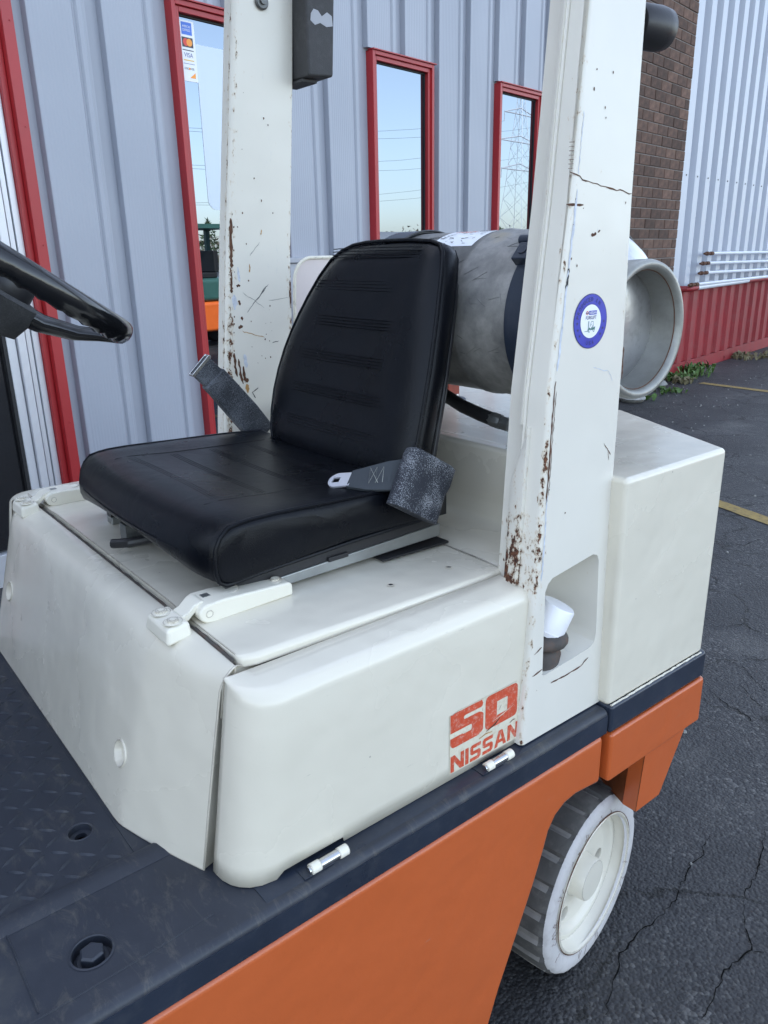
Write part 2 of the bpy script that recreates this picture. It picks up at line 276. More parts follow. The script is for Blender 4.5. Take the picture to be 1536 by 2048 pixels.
M['blackdusty'] = speckled('dusty_black', (0.02, 0.021, 0.023), (0.12, 0.12, 0.12), 1500, 0.5, 0.75, 0.75)
M['darkgrey'] = basic('dark_grey_box', (0.045, 0.045, 0.047), 0.7, var=0.2, scale=30, bump=0.6, bscale=400, dirt=(0.13, 0.13, 0.13), dirtamt=0.3, dirtscale=50)
M['rail'] = basic('seat_rail_steel', (0.33, 0.34, 0.33), 0.35, 0.75, var=0.15, scale=25)
M['steel'] = basic('bright_steel', (0.6, 0.6, 0.6), 0.22, 1.0, var=0.1, scale=40)
M['dullsteel'] = basic('dull_steel', (0.16, 0.165, 0.16), 0.5, 0.6, var=0.3, scale=60, dirt=(0.05, 0.05, 0.05), dirtamt=0.5)
M['beltmetal'] = basic('belt_tongue_metal', (0.66, 0.66, 0.72), 0.35, 0.7, var=0.06)
M['beltcover'] = speckled('retractor_sleeve', (0.012, 0.015, 0.024), (0.22, 0.23, 0.25), 640, 0.60, 0.70, 0.7, 22)
M['beltcover2'] = speckled('buckle_sleeve', (0.02, 0.023, 0.03), (0.13, 0.14, 0.16), 700, 0.55, 0.68, 0.75, 14)
M['web'] = basic('belt_webbing', (0.035, 0.042, 0.05), 0.75, var=0.15, bump=0.8, bscale=500)
M['thread'] = basic('thread', (0.42, 0.42, 0.38), 0.8)
M['tank'] = tank_mat()
M['tankbright'] = basic('polished_dome', (0.55, 0.55, 0.56), 0.3, 0.85, var=0.12, scale=12, dirt=(0.12, 0.11, 0.1), dirtamt=0.45, dirtscale=34, bump=0.4, bscale=60)
M['collar'] = basic('collar_aluminium', (0.27, 0.27, 0.25), 0.42, 0.45, var=0.35, scale=14, dirt=(0.2, 0.19, 0.16), dirtamt=0.5, dirtscale=25, bump=0.5, bscale=160)
M['tyretread'] = basic('tyre_tread', (0.085, 0.082, 0.077), 0.9, var=0.3, scale=24, dirt=(0.2, 0.19, 0.17), dirtamt=0.6, dirtscale=26, bump=0.8, bscale=70)
M['groovedust'] = basic('groove_dust', (0.21, 0.20, 0.185), 0.95, var=0.3, scale=40, bump=0.8, bscale=90)
M['tyrewhite'] = basic('tyre_painted_side', (0.52, 0.50, 0.49), 0.7, var=0.07, scale=14, dirt=(0.2, 0.17, 0.16), dirtamt=0.35, dirtscale=44, bump=0.8, bscale=60)
M['wheelwhite'] = panel_paint('wheel_enamel', (0.70, 0.66, 0.56), rough=0.35)
M['capwhite'] = basic('white_cap', (0.82, 0.82, 0.84), 0.35, var=0.04)
M['rubberold'] = basic('old_rubber', (0.07, 0.062, 0.056), 0.75, var=0.3, scale=40, dirt=(0.16, 0.07, 0.035), dirtamt=0.7, dirtscale=35, bump=0.6)
M['hose'] = basic('hose_rubber', (0.014, 0.014, 0.015), 0.55, var=0.2, bump=0.3)
M['decalred'] = basic('decal_red', (0.56, 0.075, 0.03), 0.5, var=0.12, scale=60, dirt=(0.66, 0.45, 0.36), dirtamt=0.8, dirtscale=170, bump=0.3)
M['decalcream'] = basic('decal_backing', (0.68, 0.635, 0.505), 0.5, var=0.08, scale=40, dirt=(0.35, 0.2, 0.09), dirtamt=0.5, dirtscale=60)
M['rustmark'] = basic('rust_mark', (0.10, 0.045, 0.025), 0.9, var=0.5, scale=90)
M['rustlight'] = basic('rust_light', (0.42, 0.24, 0.09), 0.9, var=0.4, scale=90)
M['scuffblue'] = basic('blue_scuff', (0.55, 0.58, 0.64), 0.6, var=0.3, scale=120)
M['decalblue'] = basic('decal_blue', (0.035, 0.045, 0.40), 0.35, var=0.12, scale=40)
M['decaldark'] = basic('decal_dark', (0.02, 0.025, 0.13), 0.4)
M['decalwhite'] = basic('decal_white', (0.80, 0.82, 0.84), 0.4, var=0.03)
M['decalgreen'] = basic('decal_green', (0.07, 0.18, 0.17), 0.4)
M['siding'] = siding_mat()
M['redtrim'] = basic('red_trim', (0.36, 0.018, 0.022), 0.38, var=0.08, scale=3)
M['redwall'] = basic('red_wall_paint', (0.25, 0.010, 0.016), 0.55, var=0.2, scale=5, dirt=(0.22, 0.06, 0.06), dirtamt=0.5, dirtscale=7)
M['brick'] = basic('brown_brick', (0.10, 0.058, 0.042), 0.9, var=0.45, scale=16, dirt=(0.26, 0.16, 0.11), dirtamt=0.45, dirtscale=38, bump=0.9, bscale=120, brand=0.38)
M['mortar'] = basic('mortar', (0.22, 0.20, 0.185), 0.95, var=0.15, scale=30, bump=0.6)
M['whitesteel'] = basic('white_steel', (0.47, 0.50, 0.56), 0.45, var=0.05, scale=2)
M['whitepipe'] = basic('white_pipe', (0.62, 0.65, 0.70), 0.4, var=0.06)
M['alu'] = basic('door_aluminium', (0.62, 0.63, 0.66), 0.35, 0.35, var=0.04)
M['gasket'] = basic('dark_gasket', (0.015, 0.015, 0.017), 0.6)
M['glass'] = glass_mat()
M['doorglass'] = basic('door_glass', (0.012, 0.012, 0.014), 0.02, var=0.1, spec=0.8)
M['inner'] = basic('shop_inside', (0.07, 0.06, 0.05), 0.8, var=0.3)
M['yellow'] = basic('yellow_paint', (0.30, 0.21, 0.065), 0.8, var=0.25, scale=20, dirt=(0.05, 0.05, 0.05), dirtamt=0.9, dirtscale=30)
M['crackdark'] = basic('crack_dark', (0.004, 0.004, 0.004), 1.0, spec=0.1)
M['stone'] = basic('grey_stone', (0.3, 0.3, 0.28), 0.9, var=0.3, scale=30, bump=0.7, brand=0.3)
M['weed'] = basic('weed_green', (0.07, 0.14, 0.03), 0.6, var=0.4, scale=30)
M['dryweed'] = basic('dry_weed', (0.17, 0.15, 0.08), 0.8, var=0.3, scale=30)
M['roof'] = basic('roof_grey', (0.25, 0.26, 0.28), 0.7)
M['bark'] = basic('bark', (0.09, 0.07, 0.055), 0.9, var=0.3)
M['twig'] = basic('twig_crown', (0.14, 0.11, 0.085), 0.9, var=0.4, scale=3)
M['pine'] = basic('pine_crown', (0.05, 0.075, 0.035), 0.9, var=0.4, scale=3)
M['greybox'] = basic('cabinet_grey', (0.36, 0.37, 0.40), 0.5, var=0.08)
M['machineorange'] = basic('machine_orange', (0.85, 0.16, 0.03), 0.4)
M['machinegreen'] = basic('machine_green', (0.05, 0.13, 0.11), 0.4)
M['beige'] = basic('beige_render', (0.5, 0.42, 0.32), 0.8)
M['bluebarrel'] = basic('blue_barrel', (0.03, 0.05, 0.16), 0.4)
M['asphalt'] = asphalt_mat()

# ------------------------------------------------------------------ object helpers
def thing(name, label, cat, loc=(0, 0, 0), group=None):
    o = bpy.data.objects.new(name, None); COL.objects.link(o); o.location = loc; o.empty_display_size = 0.1
    o['label'] = label; o['category'] = cat
    if group: o['group'] = group
    return o

def world_loc(o):
    v = Vector((0, 0, 0))
    while o is not None:
        v += Vector(o.location); o = o.parent
    return v

def link(name, me, m, parent=None, label=None, loc=None):
    o = bpy.data.objects.new(name, me); COL.objects.link(o)
    if m is not None and len(me.materials) == 0: me.materials.append(m)
    if parent is not None:
        o.parent = parent
        if loc is None: o.location = -world_loc(parent)
    if loc is not None:
        o.location = Vector(loc) - (world_loc(parent) if parent is not None else Vector((0, 0, 0)))
    if label: o['label'] = label
    return o

class G:
    """collects geometry in world coordinates"""
    def __init__(s): s.v = []; s.f = []; s.mi = []
    def add(s, vs, fs, mi=0):
        k = len(s.v); s.v += [tuple(x) for x in vs]; s.f += [tuple(i + k for i in f) for f in fs]; s.mi += [mi] * len(fs); return s
    def hexa(s, p, mi=0):
        """p: 4 bottom points then 4 top points, both counter-clockwise from above"""
        return s.add(p, [(3, 2, 1, 0), (4, 5, 6, 7), (0, 1, 5, 4), (1, 2, 6, 5), (2, 3, 7, 6), (3, 0, 4, 7)], mi)
    def box(s, x0, x1, y0, y1, z0, z1, T=None, mi=0):
        p = [(x0, y0, z0), (x1, y0, z0), (x1, y1, z0), (x0, y1, z0), (x0, y0, z1), (x1, y0, z1), (x1, y1, z1), (x0, y1, z1)]
        if T: p = [T(q) for q in p]
        return s.hexa(p, mi)
    def prism(s, poly, off, mi=0):
        n = len(poly); off = Vector(off); a = [Vector(p) for p in poly]; b = [p + off for p in a]
        return s.add(a + b, [tuple(range(n))[::-1], tuple(range(n, 2 * n))] + [(i, (i + 1) % n, n + (i + 1) % n, n + i) for i in range(n)], mi)
    def loft(s, rings, close=True, caps=True, mi=0):
        n = len(rings[0]); vs = [p for r in rings for p in r]; fs = []
        m = n if close else n - 1
        for k in range(len(rings) - 1):
            for i in range(m):
                j = (i + 1) % n
                fs.append((k * n + i, k * n + j, (k + 1) * n + j, (k + 1) * n + i))
        if caps and close:
            fs.append(tuple(range(n))[::-1]); fs.append(tuple(range((len(rings) - 1) * n, len(rings) * n)))
        return s.add(vs, fs, mi)
    def tube(s, path, r, n=10, closed=False, mi=0, caps=True):
        P = [Vector(p) for p in path]; R = r if isinstance(r, (list, tuple)) else [r] * len(P)
        rings = []; ref = None
        for i, p in enumerate(P):
            a = P[(i - 1) % len(P)] if (closed or i > 0) else p
            b = P[(i + 1) % len(P)] if (closed or i < len(P) - 1) else p
            t = (b - a).normalized()
            if ref is None: ref = t.orthogonal().normalized()
            u = (ref - ref.dot(t) * t).normalized(); ref = u; w = t.cross(u)
            rings.append([p + (u * cos(2 * pi * k / n) + w * sin(2 * pi * k / n)) * R[i] for k in range(n)])
        if closed: rings.append(rings[0])
        return s.loft(rings, True, caps and not closed, mi)
    def lathe(s, prof, o, axis, n=32, mi=0, caps=False):
        """prof: (distance along axis, radius)"""
        o = Vector(o); t = Vector(axis).normalized(); u = t.orthogonal().normalized(); w = t.cross(u)
        rings = [[o + t * a + (u * cos(2 * pi * k / n) + w * sin(2 * pi * k / n)) * r for k in range(n)] for a, r in prof]
        return s.loft(rings, True, caps, mi)
    def cyl(s, a, b, r, n=16, mi=0, r2=None):
        a = Vector(a); b = Vector(b); L = (b - a).length
        return s.lathe([(0, r), (L, r if r2 is None else r2)], a, b - a, n, mi, True)
    def rbox(s, c, sx, sy, sz, mi=0, ax=None):
        """box by centre and half sizes with optional axes"""
        c = Vector(c); X, Y, Z = ax if ax else (Vector((1, 0, 0)), Vector((0, 1, 0)), Vector((0, 0, 1)))
        q = [(-1, -1, -1), (1, -1, -1), (1, 1, -1), (-1, 1, -1), (-1, -1, 1), (1, -1, 1), (1, 1, 1), (-1, 1, 1)]
        return s.hexa([c + X * sx * a + Y * sy * b + Z * sz * d for a, b, d in q], mi)
    def build(s, name, m, parent=None, bevel=0, seg=2, smooth=35, label=None, ms=None, sub=0, wear=None, fix=True):
        me = bpy.data.meshes.new(name); me.from_pydata([tuple(v) for v in s.v], [], s.f)
        if fix:
            bm = bmesh.new(); bm.from_mesh(me); bmesh.ops.remove_doubles(bm, verts=bm.verts, dist=1e-6)
            bmesh.ops.recalc_face_normals(bm, faces=bm.faces); bm.to_mesh(me); bm.free()
        if ms:
            for x in ms: me.materials.append(x)
            if len(me.polygons) == len(s.mi): me.polygons.foreach_set('material_index', s.mi)
        if smooth is not None:
            me.polygons.foreach_set('use_smooth', [True] * len(me.polygons)); me.set_sharp_from_angle(angle=radians(smooth))
        if wear:
            a = me.attributes.new('wear', 'FLOAT', 'POINT')
            a.data.foreach_set('value', [wear(v.co) for v in me.vertices])
        o = link(name, me, m if not ms else None, parent, label)
        if bevel:
            b = o.modifiers.new('edge', 'BEVEL'); b.width = bevel; b.segments = seg; b.limit_method = 'ANGLE'; b.angle_limit = radians(32); b.harden_normals = True
        if sub:
            sb = o.modifiers.new('smooth', 'SUBSURF'); sb.levels = sub; sb.render_levels = sub
        return o

def text_mesh(txt, width, height, origin, ux, uz, name, m, parent, off=0.0006, bold=0.0, label=None):
    """flat lettering fitted into width x height, lower-left corner at origin"""
    cu = bpy.data.curves.new(name, 'FONT'); cu.body = txt; cu.size = 1; cu.offset = bold; cu.resolution_u = 3
    t = bpy.data.objects.new(name, cu); COL.objects.link(t)
    dg = bpy.context.evaluated_depsgraph_get(); me = bpy.data.meshes.new_from_object(t.evaluated_get(dg))
    bpy.data.objects.remove(t); bpy.data.curves.remove(cu)
    xs = [v.co.x for v in me.vertices]; ys = [v.co.y for v in me.vertices]
    x0, x1, y0, y1 = min(xs), max(xs), min(ys), max(ys)
    ux = Vector(ux); uz = Vector(uz); nn = ux.cross(uz); o = Vector(origin)
    for v in me.vertices:
        v.co = o + ux * ((v.co.x - x0) / (x1 - x0) * width) + uz * ((v.co.y - y0) / (y1 - y0) * height) + nn * off
    me.materials.clear(); me.materials.append(m)
    return link(name, me, m, parent, label)

def struct(o): o['kind'] = 'structure'; return o

YAW = radians(9.7885); CB, SB = cos(YAW), sin(YAW)
def W(x, y=None, z=None):
    """shop wall coordinates (x out of the wall, y along it) to world"""
    if y is None: x, y, z = x
    return Vector((CB * x - SB * y, SB * x + CB * y, z))
WX = Vector((CB, SB, 0)); WY = Vector((-SB, CB, 0)); UP = Vector((0, 0, 1))

# ================================================================== SETTING
g = G(); S = 400
g.add([(-S, -S, 0), (S, -S, 0), (S, S, 0), (-S, S, 0)], [(0, 1, 2, 3)])
GROUND = struct(g.build('ground', M['asphalt'], smooth=None))
CRACKS = [
[(-0.703, 1.853), (-0.667, 1.761), (-0.639, 1.688), (-0.628, 1.61), (-0.615, 1.565), (-0.575, 1.499), (-0.535, 1.454), (-0.544, 1.415), (-0.547, 1.367), (-0.536, 1.325), (-0.529, 1.281), (-0.523, 1.243), (-0.518, 1.2)] ,
[(-0.535, 1.454), (-0.507, 1.47)] ,
[(-0.788, 1.709), (-0.762, 1.637), (-0.76, 1.581), (-0.725, 1.458), (-0.715, 1.403), (-0.717, 1.36), (-0.726, 1.308), (-0.719, 1.255), (-0.716, 1.217), (-0.694, 1.176), (-0.679, 1.139), (-0.666, 1.102), (-0.639, 1.054)] ,
[(-1.161, 2.383), (-1.065, 2.335), (-1.011, 2.331), (-0.904, 2.282)] ,
[(-1.107, 2.502), (-1.045, 2.446), (-1.006, 2.431), (-0.974, 2.425)] ,
[(-1.422, 2.845), (-1.381, 2.893), (-1.341, 2.965), (-1.253, 2.942)] ,
[(-1.892, 3.758), (-1.855, 3.82), (-1.794, 3.828), (-1.781, 4.006)] ,
[(-1.291, 2.646), (-1.215, 2.628), (-1.164, 2.625), (-1.094, 2.568), (-1.021, 2.522)] ,
[(-1.213, 2.705), (-1.182, 2.729), (-1.121, 2.726)] ,
]
rc_ = random.Random(4)
for line in CRACKS:
    P = []
    for (ax_, ay_), (bx_, by_) in zip(line, line[1:]):
        n_ = max(2, int(math.hypot(bx_ - ax_, by_ - ay_) / 0.012))
        for i in range(n_):
            t_ = i / n_; P.append(Vector((ax_ + (bx_ - ax_) * t_ + rc_.gauss(0, 0.0026), ay_ + (by_ - ay_) * t_ + rc_.gauss(0, 0.0026), 0.0035)))
    L_, R_ = [], []
    for i, p_ in enumerate(P):
        t_ = (P[min(i + 1, len(P) - 1)] - P[max(0, i - 1)]).normalized(); n_ = Vector((-t_.y, t_.x, 0)) * rc_.uniform(0.0005, 0.0023) * (0.5 + 0.5 * sin(i * 0.13) ** 2); L_.append(p_ + n_); R_.append(p_ - n_)
    g = G(); g.add(L_ + R_, [(i, i + 1, len(P) + i + 1, len(P) + i) for i in range(len(P) - 1)]); g.build('crack', M['crackdark'], GROUND, smooth=None)

def line_strip(name, pts, w, label=None):
    g = G(); L = []; Rr = []
    P = [Vector(p) for p in pts]
    for i, p in enumerate(P):
        t = (P[min(i + 1, len(P) - 1)] - P[max(0, i - 1)]).normalized(); nn = Vector((-t.y, t.x, 0))
        j = random.uniform(-0.004, 0.004)
        L.append(p + nn * (w / 2 + j)); Rr.append(p - nn * (w / 2 + random.uniform(-0.004, 0.004)))
    g.add([(q.x, q.y, 0.004) for q in L + Rr], [(i, i + 1, len(L) + i + 1, len(L) + i) for i in range(len(L) - 1)])
    return struct(g.build(name, M['yellow'], smooth=None))
def lerp(a, b, n): return [tuple(a[k] + (b[k] - a[k]) * i / n for k in range(len(a))) for i in range(n + 1)]
line_strip('parking_line', [tuple(W(-1.95 + 2.6 * t + 0.0, 4.96 - 1.25 * t, 0)) for t in [i / 30 for i in range(31)]], 0.11)
line_strip('parking_line', [tuple(W(-3.2 + 3.9 * t, 9.14 - 0.2 * sin(2.2 * t * pi / 2) - 0.75 * t * t, 0)) for t in [i / 30 for i in range(31)]], 0.11)

# ------------------------------------------------------------------ the shop with plank siding
XF = -3.61; XR = -3.65; HS = 5.6
shop = thing('shop_building', 'grey-blue metal sided shop with tall narrow red framed windows behind the forklift', 'building', W(XF, 3.5, 0))
PITCH = 0.357
WINS = [(2.549, 3.163), (3.992, 4.607), (5.405, 6.021)]
WTOP, WBOT = 2.687, 0.32
# backing wall with openings
g = G()
ys = [-2.6, 0.35, 1.69] + [v for w in WINS for v in w] + [7.40]
def back_strip(y0, y1, z0, z1): g.box(-3.80, XR, y0, y1, z0, z1, W)
back_strip(-2.6, 0.30, 0, HS); back_strip(0.30, 1.69, 2.75, HS); back_strip(1.69, 2.549, 0, HS)
for i, (a, b) in enumerate(WINS):
    back_strip(a, b, WTOP, HS); back_strip(a, b, 0, WBOT)
    nx = WINS[i + 1][0] if i < 2 else 7.40
    back_strip(b, nx, 0, HS)
g.build('wall_backing', M['siding'], shop)
g = G(); g.box(-12, -3.80, -2.6, 12.5, HS - 0.1, HS, W); g.box(-3.8, -3.5, -2.6, 12.5, HS - 0.02, HS + 0.12, W); g.build('roof', M['roof'], shop)
g = G(); g.box(-12, -11.8, -2.6, 12.5, 0, HS - 0.1, W); g.box(-11.8, -3.8, -2.6, -2.45, 0, HS - 0.1, W); g.box(-11.8, -3.8, 12.3, 12.5, 0, HS - 0.1, W); g.build('rear_wall', M['roof'], shop)
# planks: raised board with fine flutes, groove near its far edge, recess between boards
def plank(y0, z0, z1, w=0.287):
    pr = [(XR + 0.001, y0), (XF - 0.002, y0 + 0.004), (XF, y0 + 0.008)]
    nfl = 11; a = y0 + 0.022; b = y0 + 0.205
    for k in range(nfl):
        q = a + (b - a) * k / nfl; s_ = (b - a) / nfl
        pr += [(XF, q), (XF - 0.0014, q + s_ * 0.35), (XF - 0.0014, q + s_ * 0.5), (XF, q + s_ * 0.85)]
    pr += [(XF, y0 + 0.213), (XF - 0.009, y0 + 0.222), (XF - 0.009, y0 + 0.228), (XF + 0.003, y0 + 0.238), (XF + 0.003, y0 + 0.262), (XF - 0.012, y0 + 0.272), (XF - 0.016, y0 + w), (XR + 0.001, y0 + w + 0.006)]
    pr = [p for p in pr]
    g = G(); g.loft([[W(x, y, z0) for x, y in pr], [W(x, y, z1) for x, y in pr]], close=True, caps=True)
    return g
y0s = 1.823
def cut_by_window(ya, yb):
    for a, b in WINS:
        if ya < b - 0.03 and yb > a + 0.03: return True
    return False
k = -12
while True:
    ya = y0s + PITCH * k; yb = ya + 0.30
    if ya > 7.05: break
    if yb > -2.6:
        if 0.28 < yb and ya < 1.70:
            plank(ya, 2.80, HS).build('wall_plank', M['siding'], shop, smooth=20, fix=True)
        elif cut_by_window(ya, yb):
            plank(ya, WTOP + 0.012, HS).build('wall_plank', M['siding'], shop, smooth=20)
            plank(ya, 0.05, WBOT - 0.03).build('wall_plank', M['siding'], shop, smooth=20)
        else:
            plank(ya, 0.05, HS).build('wall_plank', M['siding'], shop, smooth=20)
    k += 1
# windows
def frame_bar(g, y0, y1, z0, z1, x0, x1): g.box(x0, x1, y0, y1, z0, z1, W)
for wi, (a, b) in enumerate(WINS):
    g = G(); t = 0.052
    # outer angle and inner stepped bar: two reveals
    for (o, tt, xa, xb) in [(0, 0.024, -3.70, XF + 0.018), (0.0242, 0.026, -3.70, XF + 0.004)]:
        g.box(xa, xb, a + o, a + o + tt, WBOT, WTOP - o, W); g.box(xa, xb, b - o - tt, b - o, WBOT, WTOP - o, W)
        g.box(xa, xb, a + o + tt + 0.0002, b - o - tt - 0.0002, WTOP - o - tt, WTOP - o, W); g.box(xa, xb, a + o + tt + 0.0002, b - o - tt - 0.0002, WBOT, WBOT + tt, W)
    fr = g.build('window', M['redtrim'], shop, bevel=0.003, label='red framed window')
    g = G(); g.box(XF - 0.02, XF + 0.03, a - 0.004, b + 0.012, WTOP + 0.0005, WTOP + 0.007, W); g.build('drip_cap', M['redtrim'], fr)
    g = G(); g.box(-3.66, -3.632, a + 0.0505, a + 0.060, WBOT + 0.05, WTOP - 0.051, W); g.box(-3.66, -3.632, b - 0.060, b - 0.0505, WBOT + 0.05, WTOP - 0.051, W); g.box(-3.66, -3.632, a + 0.061, b - 0.061, WTOP - 0.060, WTOP - 0.051, W); g.build('gasket', M['gasket'], fr)
    g = G(); g.box(-3.650, -3.640, a + 0.058, b - 0.058, WBOT + 0.05, WTOP - 0.058, W); g.build('pane', M['glass'], fr)
    if wi == 0:
        # pale sheet with one rounded corner on the glass face, and the card sticker
        ya, yb, za, zb = a + 0.155, b - 0.058, 1.36 + 0.38, 2.52
        c = 0.05; pl = [W(-3.6395, ya + c * (1 - sin(t * pi / 2)), za + c * (1 - cos(t * pi / 2))) for t in [i / 8 for i in range(9)]]
        pl += [W(-3.6395, ya, zb), W(-3.6395, yb, zb), W(-3.6395, yb, za)]
        mb, nb, lb, pb = mat('pale_sheet'); pb.inputs['Base Color'].default_value = (0.58, 0.66, 0.74, 1); pb.inputs['Roughness'].default_value = 0.25
        g = G(); g.prism(pl, WX * 0.001); g.build('pale_sheet', mb, fr)
        sx = -3.6375; y0, y1, z0, z1 = a + 0.062, a + 0.155, 2.345, 2.615
        g = G(); g.box(-3.6398, sx, y0, y1, z0, z1, W); st = g.build('card_sticker', M['decalwhite'], fr)
        def patch(nm, m_, ya, yb, za, zb, e=0.0006):
            g = G(); g.box(sx, sx + e, y0 + ya, y0 + yb, z0 + za, z0 + zb, W); return g.build(nm, m_, st)
        blue, _, _, pb = mat('card_blue'); pb.inputs['Base Color'].default_value = (0.05, 0.16, 0.62, 1); pb.inputs['Roughness'].default_value = 0.4
        blk = basic('card_dark', (0.03, 0.03, 0.035), 0.4); cr = basic('card_red', (0.7, 0.05, 0.03), 0.4); co = basic('card_orange', (0.9, 0.32, 0.03), 0.4); cg = basic('card_gold', (0.75, 0.5, 0.12), 0.4); cb = basic('card_ink_blue', (0.03, 0.05, 0.25), 0.4)
        patch('blue_card', blue, 0.016, 0.078, 0.207, 0.262); patch('dark_card', blk, 0.014, 0.080, 0.152, 0.196)
        for cc, mm_, ee in ((0.037, cr, 0.0012), (0.057, co, 0.0018)):
            g = G(); g.cyl(W(sx, y0 + cc, z0 + 0.174), W(sx + ee, y0 + cc, z0 + 0.174), 0.017, 20); g.build('logo_disc', mm_, st)
        patch('blue_bar', blk, 0.014, 0.080, 0.137, 0.141); patch('gold_bar', cg, 0.016, 0.078, 0.092, 0.097); patch('thin_bar', cb, 0.014, 0.080, 0.078, 0.080)
        text_mesh('VISA', 0.052, 0.020, W(sx, y0 + 0.021, z0 + 0.108), WY, UP, 'lettering', cb, st)
        text_mesh('AMERICAN', 0.048, 0.011, W(sx + 0.0006, y0 + 0.022, z0 + 0.238), WY, UP, 'lettering', M['decalwhite'], st)
        text_mesh('EXPRESS', 0.044, 0.011, W(sx + 0.0006, y0 + 0.024, z0 + 0.222), WY, UP, 'lettering', M['decalwhite'], st)
        text_mesh('DISCOVER', 0.058, 0.010, W(sx, y0 + 0.017, z0 + 0.052), WY, UP, 'lettering', blk, st)
        g = G(); g.cyl(W(sx, y0 + 0.046, z0 + 0.057), W(sx + 0.0014, y0 + 0.046, z0 + 0.057), 0.005, 12); g.build('logo_disc', co, st)
        g = G(); g.prism([W(sx, y0 + 0.045, z0 + 0.016), W(sx, y0 + 0.080, z0 + 0.016), W(sx, y0 + 0.080, z0 + 0.042)], WX * 0.0006); g.build('orange_corner', co, st)

# door at the left: red jamb, aluminium sections, dark glass
g = G(); g.box(-3.72, XF + 0.012, 1.712, 1.762, 0.0, 2.78, W); g.box(-3.74, XF - 0.022, 1.684, 1.711, 0.0, 2.78, W); g.box(-3.72, XF + 0.012, 0.28, 0.335, 0, 2.78, W); g.box(-3.72, XF + 0.012, 0.3355, 1.7115, 2.72, 2.78, W)
df = g.build('door_frame', M['redtrim'], shop, bevel=0.003)
g = G()
xs0 = -3.655
secs = [(1.652, 1.683, 0.0), (1.624, 1.648, -0.006), (1.580, 1.618, 0.004), (1.535, 1.576, -0.012)]
for y0, y1, dx in secs: g.box(-3.74, xs0 + dx, y0, y1, 0, 2.70, W)
g.box(-3.74, -3.665, 0.34, 1.534, 2.62, 2.70, W); g.box(-3.74, -3.665, 0.34, 0.44, 0, 2.6195, W); g.box(-3.74, -3.668, 0.441, 1.534, 0, 0.16, W)
g.build('door_stile', M['alu'], df, bevel=0.003)
g = G(); g.box(-3.73, -3.69, 1.5765, 1.5795, 0, 2.6, W); g.box(-3.73, -3.69, 1.6185, 1.6235, 0, 2.6, W); g.box(-3.73, -3.69, 1.6485, 1.6515, 0, 2.6, W); g.box(-3.73, -3.672, 1.519, 1.5345, 0.165, 2.61, W)
g.build('gasket', M['gasket'], df)
g = G(); g.box(-3.71, -3.70, 0.442, 1.518, 0.165, 2.615, W); g.build('door_pane', M['doorglass'], df)
# screws on the red jamb
for z in (0.3, 0.75, 1.2, 1.565, 2.05, 2.45):
    g = G(); g.cyl(W(XF + 0.012, 1.745, z), W(XF + 0.0155, 1.745, z), 0.004, 10); g.build('screw', M['redtrim'], df)

# ------------------------------------------------------------------ brick pier
pier = thing('brick_wall', 'dark brown brick wall between the plank siding and the white corrugated steel', 'wall', W(XF, 8.4, 0))
g = G(); g.box(-3.9, XF - 0.008, 7.405, 9.045, 0, HS, W); g.build('mortar_bed', M['mortar'], pier)
BL, BH, BP = 0.242, 0.0905, 0.0995
def brick_mesh(L):
    g = G(); c = 0.004
    # local: x depth (front at 0), y length, z height
    r0 = [(-0.05, 0, 0), (-0.05, L, 0), (-0.05, L, BH), (-0.05, 0, BH)]
    r1 = [(-c, 0, 0), (-c, L, 0), (-c, L, BH), (-c, 0, BH)]
    r2 = [(0, c, c), (0, L - c, c), (0, L - c, BH - c), (0, c, BH - c)]
    g.loft([r0, r1, r2]); me = bpy.data.meshes.new('brick'); me.from_pydata(g.v, [], g.f)
    bm = bmesh.new(); bm.from_mesh(me); bmesh.ops.recalc_face_normals(bm, faces=bm.faces); bm.to_mesh(me); bm.free(); me.materials.append(M['brick']); return me
bm_full = brick_mesh(BL); bm_half = brick_mesh(0.116); bm_tall = brick_mesh(0.19)
nb = 0
rows = int(4.3 / BP)
def put_brick(me, y, z):
    o = bpy.data.objects.new('brick', me); COL.objects.link(o); o.parent = pier
    o.location = W(XF + random.uniform(-0.0015, 0.003), y, z) - Vector(pier.location); o.rotation_euler = (random.uniform(-0.004, 0.004), 0, YAW)
extra = G()
for r in range(rows + 12):
    z = 0.0 + r * BP + 0.004
    y = 9.045; first = True
    while y > 7.41:
        L = BL
        if first and r % 2: L = 0.116
        first = False
        y0 = y - L
        if y0 < 7.405: break
        if 0.85 < z < 4.25 and y0 > 7.6:
            put_brick({BL: bm_full, 0.116: bm_half}[L], y0, z)
        else:
            extra.box(-0.05 + XF, XF, y0, y0 + L, z, z + BH, W)
        y = y0 - 0.0095
sobj = extra.build('brick_courses', M['brick'], pier, smooth=None); sobj['kind'] = 'stuff'

# ------------------------------------------------------------------ white corrugated annex
annex = thing('steel_annex', 'white corrugated steel annex with red lower wall beyond the brick pier', 'building', W(XF, 12, 0))
def corr(y0, n, pitch, xa, xb, z0, z1, name, m_):
    # one rib per sheet piece
    for i in range(n):
        a = y0 + i * pitch
        pr = [(xa, a), (xa, a + pitch * 0.42), (xb, a + pitch * 0.52), (xb, a + pitch * 0.92), (xa, a + pitch)]
        g = G(); g.loft([[W(x, y, z0) for x, y in pr] + [W(x - 0.004, y, z0) for x, y in pr[::-1]], [W(x, y, z1) for x, y in pr] + [W(x - 0.004, y, z1) for x, y in pr[::-1]]])
        g.build(name, m_, annex, smooth=25)
corr(9.10, 22, 0.3285, -3.62, -3.725, 1.06, 6.0, 'steel_rib_panel', M['whitesteel'])
g = G(); g.box(-3.72, -3.615, 9.047, 9.0995, 1.06, 6.0, W); g.build('corner_flashing', M['whitesteel'], annex, bevel=0.003)
